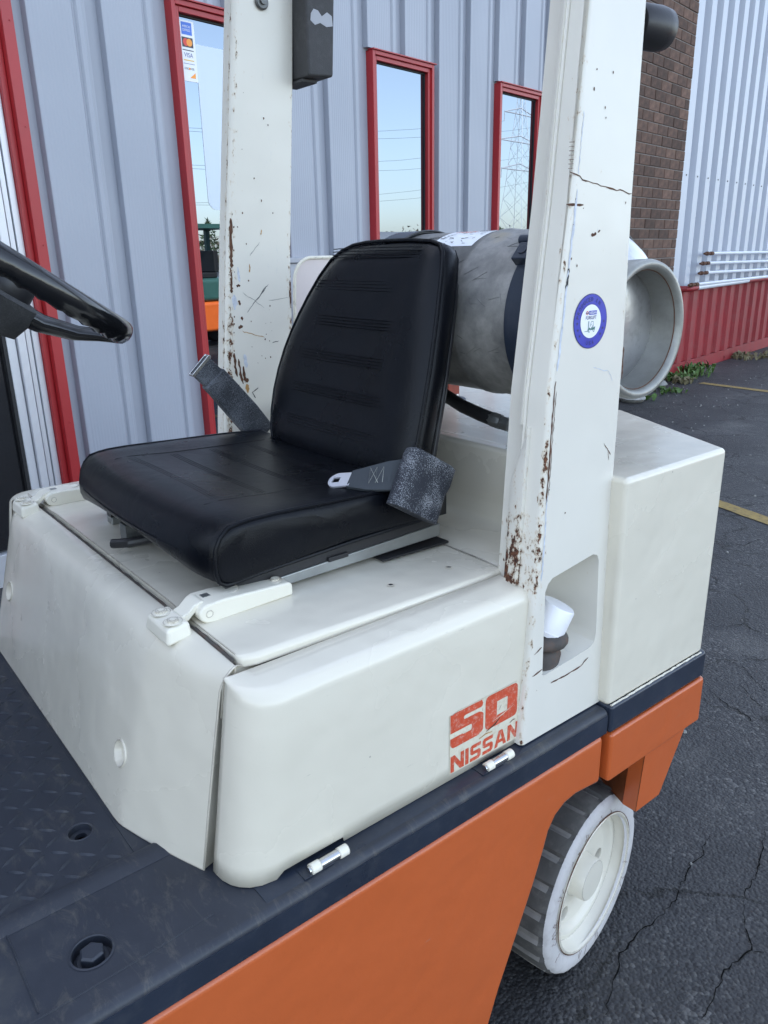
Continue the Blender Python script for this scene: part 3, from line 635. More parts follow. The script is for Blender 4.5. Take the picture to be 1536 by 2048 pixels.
corr(9.14, 22, 0.3285, -3.632, -3.668, 0.155, 1.045, 'red_rib_panel', M['redwall'])
g = G(); g.box(-3.9, -3.74, 9.05, 16.4, 0, 6.0, W); g.build('wall_backing', M['greybox'], annex)
g = G(); g.box(-3.739, -3.64, 9.05, 16.4, 0.0, 0.15, W); g.build('red_base_course', M['redwall'], annex, bevel=0.004)
g = G(); g.box(-3.71, -3.63, 9.05, 9.139, 0.155, 1.045, W); g.build('red_corner', M['redwall'], annex, bevel=0.004)
g = G()
for zz, st in ((2.52, 1), (3.05, 1)):
    for i in range(20): g.cyl(W(-3.70, 9.10 + 0.3285 * (i + 0.7), zz - 0.0), W(-3.694, 9.10 + 0.3285 * (i + 0.7), zz), 0.009, 8)
for i in range(20): g.cyl(W(-3.62, 9.10 + 0.3285 * (i + 0.2), 2.26), W(-3.613, 9.10 + 0.3285 * (i + 0.2), 2.26), 0.009, 8)
g.build('screws', M['dullsteel'], annex)['kind'] = 'stuff'

# pipes on the annex
def pipe(z0, z1, ys, ye, r, label, x=-3.53, mm_=None, dark=True):
    t = thing('wall_pipe', label, 'pipe', W(x, ys, 0), 'white pipes running along the annex wall')
    g = G(); g.tube([W(x, ys + 0.28, z0), W(x, ye, z1)], r, 10); g.build('pipe_run', mm_ or M['whitepipe'], t)
    g = G(); g.tube([W(x, ys, z0), W(x, ys + 0.28, z0)], r * 0.7, 8); g.tube([W(x, ys + 0.07, z0), W(x, ys + 0.12, z0)], r * 1.25, 8); g.tube([W(x, ys + 0.2, z0), W(x, ys + 0.279, z0)], r * 1.15, 8)
    g.build('pipe_end', M['rustmark'], t)
    for yy in (ys + 0.9, ys + 2.6, ys + 4.4):
        g = G(); g.box(-3.69, x - r * 0.3, yy, yy + 0.03, z0 - r, z0 + r, W); g.build('clamp', M['whitepipe'], t)
pipe(1.425, 1.395, 9.72, 15.5, 0.019, 'topmost of the white pipes on the corrugated annex wall')
pipe(1.315, 1.262, 9.62, 15.5, 0.019, 'second white pipe down on the corrugated annex wall')
pipe(1.205, 1.15, 9.60, 15.5, 0.019, 'third white pipe down on the corrugated annex wall')
pipe(1.085, 1.085, 9.25, 15.5, 0.020, 'lowest thin white pipe just above the red band of the annex', x=-3.50)
t = thing('red_white_pipe', 'thick pipe along the top of the red band, red at both ends and white between', 'pipe', W(-3.52, 9.4, 0))
g = G(); g.tube([W(-3.52, 9.55, 1.045), W(-3.52, 11.4, 1.06)], 0.030, 12); g.build('pipe_run', M['whitepipe'], t)
g = G(); g.tube([W(-3.62, 9.3, 1.04), W(-3.55, 9.32, 1.04), W(-3.52, 9.38, 1.042), W(-3.52, 9.56, 1.045)], 0.034, 12); g.tube([W(-3.52, 11.4, 1.06), W(-3.52, 15.5, 1.06)], 0.034, 12); g.build('red_section', M['redwall'], t)
# red standpipe with valve
t = thing('standpipe', 'red standpipe with round valve wheel at the edge of the lot', 'standpipe', W(-3.1, 12.3, 0))
bx, by = -3.05, 12.02
g = G(); g.cyl(W(bx, by, 0), W(bx, by, 0.98), 0.055, 14); g.cyl(W(bx, by, 0), W(bx, by, 0.03), 0.085, 14); g.cyl(W(bx, by, 0.42), W(bx, by, 0.50), 0.09, 14); g.build('post', M['redwall'], t)
g = G(); g.lathe([(0, 0.05), (0.03, 0.13), (0.09, 0.15), (0.14, 0.10), (0.16, 0.04)], W(bx + 0.03, by - 0.07, 0.83), WX, 20, 0, True); g.build('valve_body', M['redwall'], t)

# grey cabinet between the first two windows
t = thing('utility_cabinet', 'plain grey cabinet standing against the plank wall behind the seat', 'cabinet', W(-3.59, 3.57, 0))
g = G(); g.box(-3.606, -3.575, 3.19, 3.96, 0.06, 1.455, W); cab = g.build('body', M['greybox'], t, bevel=0.008)
g = G(); g.box(-3.5748, -3.568, 3.20, 3.57, 0.10, 1.43, W); g.box(-3.5748, -3.568, 3.58, 3.95, 0.10, 1.43, W); g.build('door', M['greybox'], t, bevel=0.003)
g = G(); g.box(-3.608, -3.56, 3.18, 3.97, 1.456, 1.486, W); g.build('lid', M['greybox'], t, bevel=0.005)
g = G(); g.box(-3.606, -3.58, 3.20, 3.95, 0.0, 0.0595, W); g.build('plinth', M['gasket'], t)

# weeds, stones by the wall
def weed(x, y, h, n, label, mm_='weed', spread=0.1):
    g = G()
    for i in range(n):
        a = random.uniform(0, 2 * pi); L = h * random.uniform(0.5, 1.1); lean = random.uniform(0.2, 1.1); wd = random.uniform(0.012, 0.03)
        bx_, by_ = random.gauss(0, spread * 0.4), random.gauss(0, spread * 0.4)
        b = W(x, y, 0) + Vector((bx_, by_, 0)); d = Vector((cos(a), sin(a), 0)); s_ = Vector((-sin(a), cos(a), 0))
        p0 = b; p1 = b + d * L * 0.4 * lean + UP * L * 0.6; p2 = b + d * L * lean + UP * L * (0.95 - 0.4 * lean)
        g.add([p0 - s_ * wd * 0.3, p0 + s_ * wd * 0.3, p1 + s_ * wd, p1 - s_ * wd, p2], [(0, 1, 2, 3), (3, 2, 4)])
    t = thing('weed', label, 'weed', W(x, y, 0), 'weeds along the annex wall'); g.build('leaves', M[mm_], t, smooth=None)
    return t
weed(-3.55, 9.72, 0.19, 90, 'largest leafy green weed at the foot of the red wall', spread=0.3)
weed(-3.5, 9.18, 0.13, 90, 'small round weed beside the brick corner', spread=0.16)
weed(-3.3, 8.35, 0.07, 40, 'low bright weed beneath the gas cylinder collar', spread=0.2)
weed(-3.35, 7.75, 0.09, 50, 'flat weed nearest the pillar at the foot of the brick', spread=0.2)
weed(-3.4, 9.05, 0.10, 60, 'dry brown tuft where the yellow line begins', 'dryweed', 0.2)
weed(-3.5, 11.6, 0.12, 90, 'straw coloured weed along the far end of the red wall', 'dryweed', 0.4)
def stone(x, y, r, label, cat='stone'):
    g = G(); n = 9; rings = []
    for k_, (h, rr) in enumerate([(0, 0.8), (0.35, 1.0), (0.75, 0.75), (0.95, 0.35)]):
        rings.append([W(x, y, 0) + Vector((cos(2 * pi * i / n) * r * rr * random.uniform(0.8, 1.2), sin(2 * pi * i / n) * r * rr * random.uniform(0.8, 1.2), h * r * 0.8)) for i in range(n)])
    g.loft(rings); o = g.build('stone', M['stone'], None, smooth=60); o['label'] = label; o['category'] = cat
stone(-3.5, 8.62, 0.11, 'pale grey stone lying by the brick beside the collar')
stone(-3.35, 7.62, 0.14, 'larger grey stone low behind the pillar')
stone(-2.62, 6.25, 0.028, 'small white pebble alone on the dark asphalt')
# loose grit
g = G()
for i in range(420):
    xx = random.uniform(-3.5, 1.0); yy = random.uniform(1.6, 11) if random.random() < 0.6 else random.uniform(6, 10); r = random.uniform(0.003, 0.011)
    c = W(xx, yy, 0.0005); n = 5
    g.loft([[c + Vector((cos(2 * pi * i_ / n) * r, sin(2 * pi * i_ / n) * r, 0)) for i_ in range(n)], [c + Vector((cos(2 * pi * i_ / n) * r * 0.5, sin(2 * pi * i_ / n) * r * 0.6, r * 0.7)) for i_ in range(n)]])
o = g.build('gravel', M['stone'], None, smooth=None); o['kind'] = 'stuff'; o['label'] = 'scattered pale grit on the asphalt'; o['category'] = 'gravel'

# ------------------------------------------------------------------ what the windows mirror: the far side of the lot
def blob_tree(x, y, h, w, kind, label):
    t = thing('tree', label, 'tree', W(x, y, 0), 'bare and evergreen trees on the far side of the lot')
    g = G(); g.tube([W(x, y, 0), W(x + 0.1, y, h * 0.5), W(x, y + 0.1, h * 0.85)], [0.22, 0.15, 0.05], 7); g.build('trunk', M['bark'], t)
    g = G()
    for i in range(420):
        a = random.uniform(0, 2 * pi); zz = random.uniform(0.2, 1); rr = w * (1 - abs(zz - 0.55) * 1.2) * sqrt(random.random()) if kind == 'twig' else w * (1.05 - zz) * sqrt(random.random())
        c = W(x, y, 0) + Vector((cos(a) * rr, sin(a) * rr, zz * h)); s_ = random.uniform(0.25, 0.6)
        d1 = Vector((random.gauss(0, 1), random.gauss(0, 1), random.gauss(0, 1))).normalized() * s_; d2 = Vector((random.gauss(0, 1), random.gauss(0, 1), random.gauss(0, 1))).normalized() * s_ * 0.5
        g.add([c, c + d1, c + d2], [(0, 1, 2)])
    g.build('crown', M[kind], t, smooth=None, fix=False)
random.seed(21)
ORD = ['first', 'second', 'third', 'fourth', 'fifth']
for wname, ys_ in (('window nearest the door', (44, 48, 52)), ('middle window', (72, 77, 82, 87, 92)), ('farthest window', (99, 104, 109, 114))):
    for i, yy in enumerate(ys_):
        kind = 'pine' if i == 2 else 'twig'
        blob_tree(66 + random.uniform(-5, 10), yy + random.uniform(-1, 1), random.uniform(3.4, 5.0), random.uniform(2.0, 3.2), kind,
                  ('dark evergreen tree mirrored in the %s' % wname) if kind == 'pine' else ('bare brown tree, %s from the left, mirrored in the %s' % (ORD[i], wname)))
g = G()
for i in range(9000):
    yy = random.uniform(-60, 190); c = W(92 + random.uniform(0, 12), yy, 0) + UP * (random.random() ** 0.8 * (4.6 + 1.2 * sin(yy * 0.21) + 0.8 * sin(yy * 0.7)))
    d1 = Vector((random.gauss(0, 1), random.gauss(0, 1), random.gauss(0, 1))).normalized() * 0.8; d2 = Vector((random.gauss(0, 1), random.gauss(0, 1), random.gauss(0, 1))).normalized() * 0.5
    g.add([c, c + d1, c + d2], [(0, 1, 2)])
o = g.build('treeline', M['twig'], None, smooth=None, fix=False); o['kind'] = 'stuff'; o['label'] = 'brown wooded edge along the horizon mirrored in the windows'; o['category'] = 'woods'
def far_house(x, y, w, d, h, m_, label):
    t = thing('house', label, 'building', W(x, y, 0))
    g = G(); g.box(x, x + d, y, y + w, 0, h, W); g.build('wall', m_, t)
    g = G(); g.prism([W(x - 0.3, y - 0.3, h), W(x + d + 0.3, y - 0.3, h), W(x + d / 2, y - 0.3, h + 1.3)], WY * (w + 0.6)); g.build('roof', M['roof'], t)
    for i in range(int(w // 3)):
        g = G(); g.box(x - 0.05, x + 0.02, y + 1 + i * 3, y + 2.2 + i * 3, 1.1, 2.3, W); g.build('window', M['gasket'], t)
far_house(52, 66, 12, 8, 2.6, M['beige'], 'low beige house with a grey roof across the lot')
far_house(50, 84, 10, 8, 2.8, M['roof'], 'low grey house with dark windows across the lot')
# pylon
t = thing('pylon', 'tall steel lattice power pylon far across the lot', 'pylon', W(70, 122.5, 0))
g = G(); H_ = 27; bx, by = 70, 122.5
def pw(z): return 2.4 * (1 - z / H_) + 0.35
zs = [0, 3.5, 7, 10, 13, 15.5, 18, 20.5, 23, 25, 27]
for sx, sy in ((-1, -1), (1, -1), (1, 1), (-1, 1)):
    g.tube([W(bx + sx * pw(z), by + sy * pw(z), z) for z in zs], 0.045, 5)
cs = [(-1, -1), (1, -1), (1, 1), (-1, 1)]
for i in range(len(zs) - 1):
    for j in range(4):
        a = cs[j]; b = cs[(j + 1) % 4]
        g.tube([W(bx + a[0] * pw(zs[i]), by + a[1] * pw(zs[i]), zs[i]), W(bx + b[0] * pw(zs[i + 1]), by + b[1] * pw(zs[i + 1]), zs[i + 1])], 0.022, 4)
        g.tube([W(bx + b[0] * pw(zs[i]), by + b[1] * pw(zs[i]), zs[i]), W(bx + a[0] * pw(zs[i + 1]), by + a[1] * pw(zs[i + 1]), zs[i + 1])], 0.022, 4)
g.build('tower', M['alu'], t)
for z, w in ((14.5, 5.5), (18.8, 6.5), (23, 5.0)):
    g = G(); g.tube([W(bx, by - w, z), W(bx, by, z + 1.0), W(bx, by + w, z)], 0.10, 5); g.tube([W(bx, by - w, z), W(bx, by + w, z)], 0.10, 5)
    g.tube([W(bx, by - w, z), W(bx, by - w, z - 1.4)], 0.08, 5); g.tube([W(bx, by + w, z), W(bx, by + w, z - 1.4)], 0.08, 5); g.build('cross_arm', M['alu'], t)
for z, w in ((13.1, -5.5), (17.4, -6.5), (21.6, -5.0), (13.1, 5.5), (17.4, 6.5), (21.6, 5.0)):
    g = G(); path = []
    for i in range(25):
        u = i / 24; path.append(W(bx + 20 * u, by + w - 120 * u, z - 4.5 * 4 * u * (1 - u) - 1.5 * u))
    g.tube(path, 0.022, 4); g.build('power_line', M['gasket'], t)
# second machine out in the sun, seen in the first window
t = thing('parked_machine', 'orange and dark green lift truck reflected in the first window', 'forklift', W(4.3, 8.2, 0))
g = G(); g.box(3.9, 5.0, 7.4, 9.3, 0.28, 0.78, W); g.build('body', M['machineorange'], t, bevel=0.06, seg=3)
g = G(); g.box(3.92, 4.98, 7.6, 9.25, 0.785, 1.15, W); g.build('hood', M['machinegreen'], t, bevel=0.07, seg=3)
for yy in (7.75, 8.95):
    for xx in (3.88, 4.82): g = G(); g.cyl(W(xx, yy, 0.27), W(xx + 0.2, yy, 0.27), 0.27, 22); g.build('wheel', M['gasket'], t, bevel=0.02)
for yy in (7.65, 8.9):
    for xx in (3.98, 4.85): g = G(); g.box(xx, xx + 0.07, yy, yy + 0.08, 1.13, 1.95, W); g.build('guard_post', M['machinegreen'], t)
g = G(); g.box(3.95, 4.95, 7.6, 9.0, 1.951, 2.02, W); g.build('guard_roof', M['machinegreen'], t)
g = G(); g.box(4.2, 4.7, 8.1, 8.6, 1.151, 1.24, W); g.box(4.2, 4.7, 8.55, 8.65, 1.241, 1.6, W); g.build('seat', M['gasket'], t, bevel=0.02)

# ================================================================== THE FORKLIFT
random.seed(3)
T = thing('forklift', 'cream and orange forklift with black seat and rusty guard posts filling the view', 'forklift', (-1.3, 0.6, 0))
XS = -0.70          # outer side plane
XL = -1.94          # far side plane

# ---- chassis core, floor, strips
g = G(); g.box(-1.90, -0.76, -0.6, 0.90, 0.22, 0.655); g.box(-1.70, -0.96, 0.90, 1.40, 0.30, 0.655); g.build('chassis', M['orange_dirty'], T)
# step beam: flat top, rounded outer edge, vertical face (one beam to the pillar end, one round the counterweight)
def edge_profile(x, zt, zb, r, y, inner, n=6):
    pts = [(inner, y, zt)]
    for i in range(n + 1):
        a = pi / 2 * i / n; pts.append((x - r + r * sin(a), y, zt - r + r * cos(a)))
    pts += [(x, y, zb), (inner, y, zb)]
    return pts
g = G(); g.loft([edge_profile(XS, 0.705, 0.6565, 0.012, y, -0.9115) for y in (-0.7, 0.3, 0.32, 1.064)]); beam = g.build('step_beam', M['floor'], T, smooth=40)
g = G(); g.loft([[(XS + 0.0012, y, 0.694), (XS + 0.0012, y, 0.6575), (XS - 0.004, y, 0.6575), (XS - 0.004, y, 0.694)] for y in (-0.7, 1.0645)]); g.build('side_band', M['navy'], T)
# smooth blue-black strip seen outside the hood door
g = G(); g.loft([[(-0.815, y, 0.7056), (-0.815, y, 0.7062), (-0.722, y, 0.7062), (-0.716, y, 0.7050)] for y in (0.36, 1.063)]); g.build('sill_strip', M['navy'], T)
# shallow pressed lines in the step
g = G()
g.tube([(-0.735, -0.05, 0.7052), (-0.74, 0.18, 0.7052), (-0.745, 0.30, 0.7052)], 0.0012, 6); g.tube([(-0.745, 0.085, 0.7052), (-0.905, 0.085, 0.7052)], 0.0012, 6)
g.build('pressed_line', M['floor'], T)
# raised lip next to the tread plate
g = G(); g.loft([[(-0.9115, y, 0.700), (-0.9115, y, 0.7085), (-0.905, y, 0.7105), (-0.889, y, 0.7085), (-0.878, y, 0.7055), (-0.878, y, 0.700)] for y in (-0.7, 0.24, 0.30)]); g.build('edge_lip', M['floor'], T, smooth=50)
g = G(); g.box(-1.80, -0.9116, 0.2622, 0.42, 0.690, 0.7042); g.build('floor_edge', M['floor'], T)
# bolt in its well
def well(x, y, r, depth, m_=M['floor']):
    g = G(); g.lathe([(0, r * 1.12), (0.0015, r * 1.02), (0.0008, r * 0.96), (-depth, r * 0.9)], (x, y, 0.7055), (0, 0, 1), 32)
    g.lathe([(-depth, r * 0.9), (-depth, 0.0001)], (x, y, 0.7055), (0, 0, 1), 32)
    return g
# cut through the top by a dark disc is avoided: real holes are booleans
def cut_hole(o, x, y, r, z0, z1):
    g = G(); g.cyl((x, y, z0), (x, y, z1), r, 32)
    c = g.build('cutter', None, None); dg = bpy.context.evaluated_depsgraph_get()
    md = o.modifiers.new('hole', 'BOOLEAN'); md.object = c; md.solver = 'EXACT'
    dg = bpy.context.evaluated_depsgraph_get(); me = bpy.data.meshes.new_from_object(o.evaluated_get(dg))
    o.modifiers.remove(md); old = o.data; o.data = me; bpy.data.objects.remove(c)
    me.polygons.foreach_set('use_smooth', [True] * len(me.polygons)); me.set_sharp_from_angle(angle=radians(35))
cut_hole(beam, -0.788, 0.159, 0.0235, 0.690, 0.75)
g = G(); g.lathe([(0, 0.0235), (0.0012, 0.0245), (0.0006, 0.027)], (-0.788, 0.159, 0.7052), (0, 0, 1), 36); g.build('bolt_well_rim', M['floor'], T)
g = G(); g.cyl((-0.788, 0.159, 0.690), (-0.788, 0.159, 0.695), 0.0190, 24); g.lathe([(0.005, 0.0155), (0.0150, 0.0155), (0.0175, 0.0128), (0.0175, 0.0001)], (-0.788, 0.159, 0.690), (0, 0, 1), 6); g.build('bolt', M['floor'], T, smooth=25, bevel=0.0008)
# tread plate
TX0, TX1 = -1.78, -0.9135
g = G(); g.box(TX0, TX1, -0.7, 0.262, 0.690, 0.7035); plate = g.build('floor_plate', M['floor'], T)
cut_hole(plate, -1.008, 0.217, 0.0165, 0.68, 0.75)
g = G(); g.lathe([(0, 0.0165), (0.001, 0.0185), (0.0, 0.020)], (-1.008, 0.217, 0.7036), (0, 0, 1), 30); g.lathe([(-0.001, 0.0164), (-0.009, 0.0155), (-0.0095, 0.0085), (-0.016, 0.008)], (-1.008, 0.217, 0.7036), (0, 0, 1), 30); g.build('hole_rim', M['floor'], T)
g = G(); P_ = 0.029; r = 0
yy = -0.69
while yy < 0.255:
    xx = TX0 + 0.012; c = 0
    while xx < TX1 - 0.010:
        if not (abs(xx + 1.008) < 0.028 and abs(yy - 0.217) < 0.028):
            a = radians(46) if (c + r) % 2 else radians(122)
            d = Vector((cos(a), sin(a), 0)); n_ = Vector((-sin(a), cos(a), 0)); cx = Vector((xx, yy, 0.7034)); L = 0.0150; w = 0.0026
            e = [cx - d * L, cx - d * L * 0.5 - n_ * w, cx + d * L * 0.5 - n_ * w, cx + d * L, cx + d * L * 0.5 + n_ * w, cx - d * L * 0.5 + n_ * w]
            top = [cx - d * L * 0.45 + UP * 0.0030, cx + d * L * 0.45 + UP * 0.0030]
            g.add(e + top, [(0, 1, 6), (1, 2, 7, 6), (2, 3, 7), (3, 4, 7), (4, 5, 6, 7), (5, 0, 6)])
        xx += P_; c += 1
    yy += P_; r += 1
o = g.build('tread_lugs', M['floor'], plate, smooth=50, fix=False); o['kind'] = 'stuff'

# ---- orange side panel with wheel arch
def side_poly(x, z_top):
    arch = [(1.058, 0.551), (1.02, 0.556), (0.985, 0.560), (0.955, 0.556), (0.932, 0.543), (0.916, 0.520), (0.905, 0.485), (0.885, 0.43), (0.868, 0.39), (0.80, 0.235), (0.775, 0.165), (0.74, 0.14), (-0.7, 0.14), (-0.7, z_top), (1.058, z_top)]
    return [(x, y, z) for y, z in arch]
g = G(); g.prism(side_poly(-0.735, 0.6545), (0.0365, 0, 0)); g.build('side_panel', M['orange'], T, bevel=0.011, seg=5)
# ---- counterweight: orange slab, band, body
def cw_plan(ins=0.0, front=1.064, fx=0.0):
    return [(-0.70 - ins, front), (-0.70 - ins, 1.385 - ins * 0.6), (-1.055, 1.562 - ins), (-1.585, 1.562 - ins), (XL + ins, 1.385 - ins * 0.6), (XL + ins, front)]
def slab(name, z0, z1, ins, m_, front=1.07, bevel=0.006, seg=3, taper=0.0, par=None):
    a = cw_plan(ins, front); b = cw_plan(ins - taper, front)
    g = G(); g.loft([[(x, y, z0) for x, y in b], [(x, y, z1) for x, y in a]]); return g.build(name, m_, par or T, bevel=bevel, seg=seg)
slab('counterweight', 0.7085, 1.14, 0.002, M['cream'], 1.067, 0.010, 4, taper=0.0)
slab('counterweight_band', 0.6555, 0.7115, -0.006, M['navy'], 1.0685, 0.006, 3)
g = G(); g.loft([[(x, y, 0.547) for x, y in cw_plan(-0.008, 1.072)], [(x, y, 0.652) for x, y in cw_plan(-0.008, 1.072)]]); g.build('lower_slab', M['orange'], T, bevel=0.007, seg=3)
# paint seam between body and band
g = G(); pts = [(XS + 0.0, 1.072 + 0.0, 0.712)] ; n_ = 40
for i in range(n_):
    y = 1.075 + (1.375 - 1.075) * i / (n_ - 1); pts.append((XS + 0.0005, y, 0.7118 + random.uniform(-0.0006, 0.0012)))
g.tube(pts, [0.0019 * random.uniform(0.8, 1.2) for _ in pts], 8); g.build('paint_edge', M['cream2'], T, smooth=90)
# leg under the counterweight
g = G(); g.prism([(-0.716, 1.236, 0.5465), (-0.716, 1.397, 0.5465), (-0.716, 1.306, 0.385), (-0.716, 1.220, 0.385)], (-0.035, 0, 0)); g.build('rear_leg', M['orange'], T, bevel=0.003)
g = G(); g.loft([[(-0.7165, 1.2362, 0.5463), (-0.7165, 1.2202, 0.3862), (-0.95, 1.30, 0.386), (-0.95, 1.34, 0.5465)], [(-0.7500, 1.246, 0.5463), (-0.7500, 1.222, 0.3862), (-0.95, 1.32, 0.386), (-0.95, 1.36, 0.5465)]]); g.build('leg_return', M['orange_dirty'], T)
g = G(); g.box(-1.85, -0.79, 1.38, 1.42, 0.30, 0.5465); g.box(-1.64, -0.98, 1.0, 1.379, 0.33, 0.5465); g.build('axle_housing', M['orange_dirty'], T)

# ---- hood front cover
def cover_section(x, t):
    """t=0 main face, t=1 near end"""
    def mix(a, b): return (a[0] + (b[0] - a[0]) * t, a[1] + (b[1] - a[1]) * t)
    A = [(0.395, 0.985), (0.3965, 0.999), (0.390, 1.000), (0.372, 0.997), (0.358, 0.991), (0.348, 0.981), (0.341, 0.967), (0.334, 0.945), (0.320, 0.895), (0.290, 0.79), (0.266, 0.7056)]
    Bm = [(0.397, 0.980), (0.398, 0.993), (0.395, 0.9935), (0.389, 0.990), (0.382, 0.984), (0.376, 0.976), (0.371, 0.965), (0.367, 0.945), (0.357, 0.895), (0.337, 0.79), (0.322, 0.7056)]
    return [(x, ) + mix(a, b) for a, b in zip(A, Bm)]
secs_ = [(-1.752, 0.45), (-1.742, 0.22), (-1.725, 0.08), (-1.70, 0.0), (-1.40, 0.0), (-1.10, 0.0), (-1.005, 0.0), (-0.988, 0.015), (-0.975, 0.06), (-0.960, 0.14), (-0.94, 0.24), (-0.90, 0.47), (-0.86, 0.72), (-0.83, 0.93), (-0.824, 0.97), (-0.820, 1.0)]
g = G(); g.loft([cover_section(x, t) for x, t in secs_], close=False)
cv = g.build('front_cover', M['cream'], T, smooth=60); s_ = cv.modifiers.new('sheet', 'SOLIDIFY'); s_.thickness = 0.003; s_.offset = -1
# return flange at the near edge
g = G(); e = cover_section(-0.820, 1.0)[1:]; g.loft([[(x, y, z) for x, y, z in e], [(x - 0.004, y + 0.0035, z - 0.001) for x, y, z in e], [(x - 0.010, y + 0.022, z - 0.010) for x, y, z in e], [(x - 0.012, y + 0.05, z - 0.02) for x, y, z in e]], close=False)
fl = g.build('cover_flange', M['cream'], T, smooth=60); s_ = fl.modifiers.new('sheet', 'SOLIDIFY'); s_.thickness = 0.002
# round recesses in the cover face
def face_pt(x, z):   # point on the front face
    t = (z - 0.7056) / (0.945 - 0.7056); y = 0.266 + t * (0.334 - 0.266); return Vector((x, y, z))
fn = Vector((0, -0.9608, 0.2774)).normalized()
RC = ((-1.016, 0.8), (-1.66, 0.84))
c_ = G()
for x, z in RC: p = face_pt(x, z); c_.cyl(p - fn * 0.03, p + fn * 0.03, 0.0190, 40)
c_o = c_.build('cutter', None, None, smooth=None); md = cv.modifiers.new('cut', 'BOOLEAN'); md.object = c_o; md.solver = 'EXACT'
dg = bpy.context.evaluated_depsgraph_get(); me = bpy.data.meshes.new_from_object(cv.evaluated_get(dg)); cv.modifiers.clear(); cv.data = me; bpy.data.objects.remove(c_o)
me.polygons.foreach_set('use_smooth', [True] * len(me.polygons)); me.set_sharp_from_angle(angle=radians(50))
for x, z in RC:
    p = face_pt(x, z)
    g = G(); g.lathe([(-0.004, 0.0215), (0.0012, 0.0212), (0.0024, 0.0198), (0.0016, 0.0182), (-0.007, 0.0150), (-0.0085, 0.013), (-0.0085, 0.0058), (-0.014, 0.0056)], p, fn, 36); g.build('recess_cup', M['cream'], cv, smooth=50)
# dark inner body under the covers
g = G(); g.box(-1.80, -0.845, 0.405, 1.05, 0.66, 0.955); g.box(-1.74, -0.835, 0.352, 0.4049, 0.66, 0.80); g.build('engine_bay', M['gasket'], T)
# rubber seal between cover and lid
g = G(); pts = []
for i in range(60):
    x = -1.80 + (0.965) * i / 59; pts.append((x, 0.4015 + random.uniform(-0.0012, 0.0012), 0.9935 + random.uniform(-0.0015, 0.0015)))
g.tube(pts, 0.0032, 6); g.build('seal', M['rubberold'], T)

# ---- side doors of the hood (near and far)
def hood_door(sign, xi, xo, name, label=None):
    # cross-sections along y; each section in x,z from inner top edge round to bottom
    def sec(y, k):
        # k: 0..1 how far the outer side is drawn in at the front corner
        xo_ = xo + (xi - xo) * k
        zt = 0.987
        P = [(xi, 0.93), (xi, zt - 0.006), (xi + 0.3 * (xo_ - xi) * 0.2, zt)]
        r = min(0.022, abs(xo_ - xi) * 0.5)
        sg = 1 if xo > xi else -1
        xa = xo_ - sg * r
        P += [(xi + (xa - xi) * 0.5, zt - 0.0015)]
        for i in range(6):
            a = pi / 2 * i / 5; P.append((xa + sg * r * sin(a), zt - 0.004 - r + r * cos(a)))
        P += [(xo_ + sg * 0.001, 0.90), (xo_ + sg * 0.002, 0.80), (xo_ + sg * 0.002, 0.735)]
        return P
    rings = []
    ycut = lambda y: 0.7075 if y > 0.47 else None
    for y, k in [(0.331, 0.93), (0.3315, 0.8), (0.333, 0.62), (0.338, 0.42), (0.345, 0.28), (0.355, 0.15), (0.37, 0.05), (0.39, 0.0), (0.401, 0.0), (0.42, 0), (0.499, 0), (0.501, 0), (0.60, 0), (0.70, 0), (0.80, 0), (0.87, 0), (0.884, 0.0), (0.8875, 0.04)]:
        s_ = sec(y, k)
        # slope of the front edge: lower part stands forward
        zb = 0.7075
        if 0.40 < y < 0.5: zb = 0.7155
        if 0.5 <= y: zb = 0.7080
        ring = []
        lean = 0.045 * max(0.0, 1 - max(0.0, y - 0.345) / 0.30)
        for (x, z) in s_ + [(s_[-1][0], zb)]:
            ring.append((x, y + lean * (z - 0.7075) / 0.28, z))
        rings.append(ring)
    g = G(); g.loft(rings, close=False)
    d = g.build(name, M['cream'], T, smooth=60, label=label); s_ = d.modifiers.new('sheet', 'SOLIDIFY'); s_.thickness = 0.003; s_.offset = 1 if sign < 0 else -1
    return d
door = hood_door(1, -0.816, -0.7415, 'hood_door', 'cream side door of the hood with the red model decal')
hood_door(-1, -1.823, -1.905, 'hood_door')
# hinge pins of the door
for yc in (0.463, 0.801):
    t_ = None
    h = G().box(-0.7385, -0.715, yc - 0.044, yc + 0.004, 0.7063, 0.7075).build('door_hinge', M['navy'], T)
    for a, b in ((-0.031, -0.015), (0.015, 0.031)):
        g = G(); g.cyl((-0.7225, yc + a, 0.7105), (-0.7225, yc + b, 0.7105), 0.0080, 18); g.build('knuckle', M['cream2'], h, bevel=0.001)
    g = G(); g.cyl((-0.7225, yc - 0.0148, 0.7105), (-0.7225, yc + 0.0148, 0.7105), 0.0072, 16); g.cyl((-0.7225, yc - 0.034, 0.7105), (-0.7225, yc - 0.0311, 0.7105), 0.006, 12); g.build('hinge_pin', M['steel'], h)

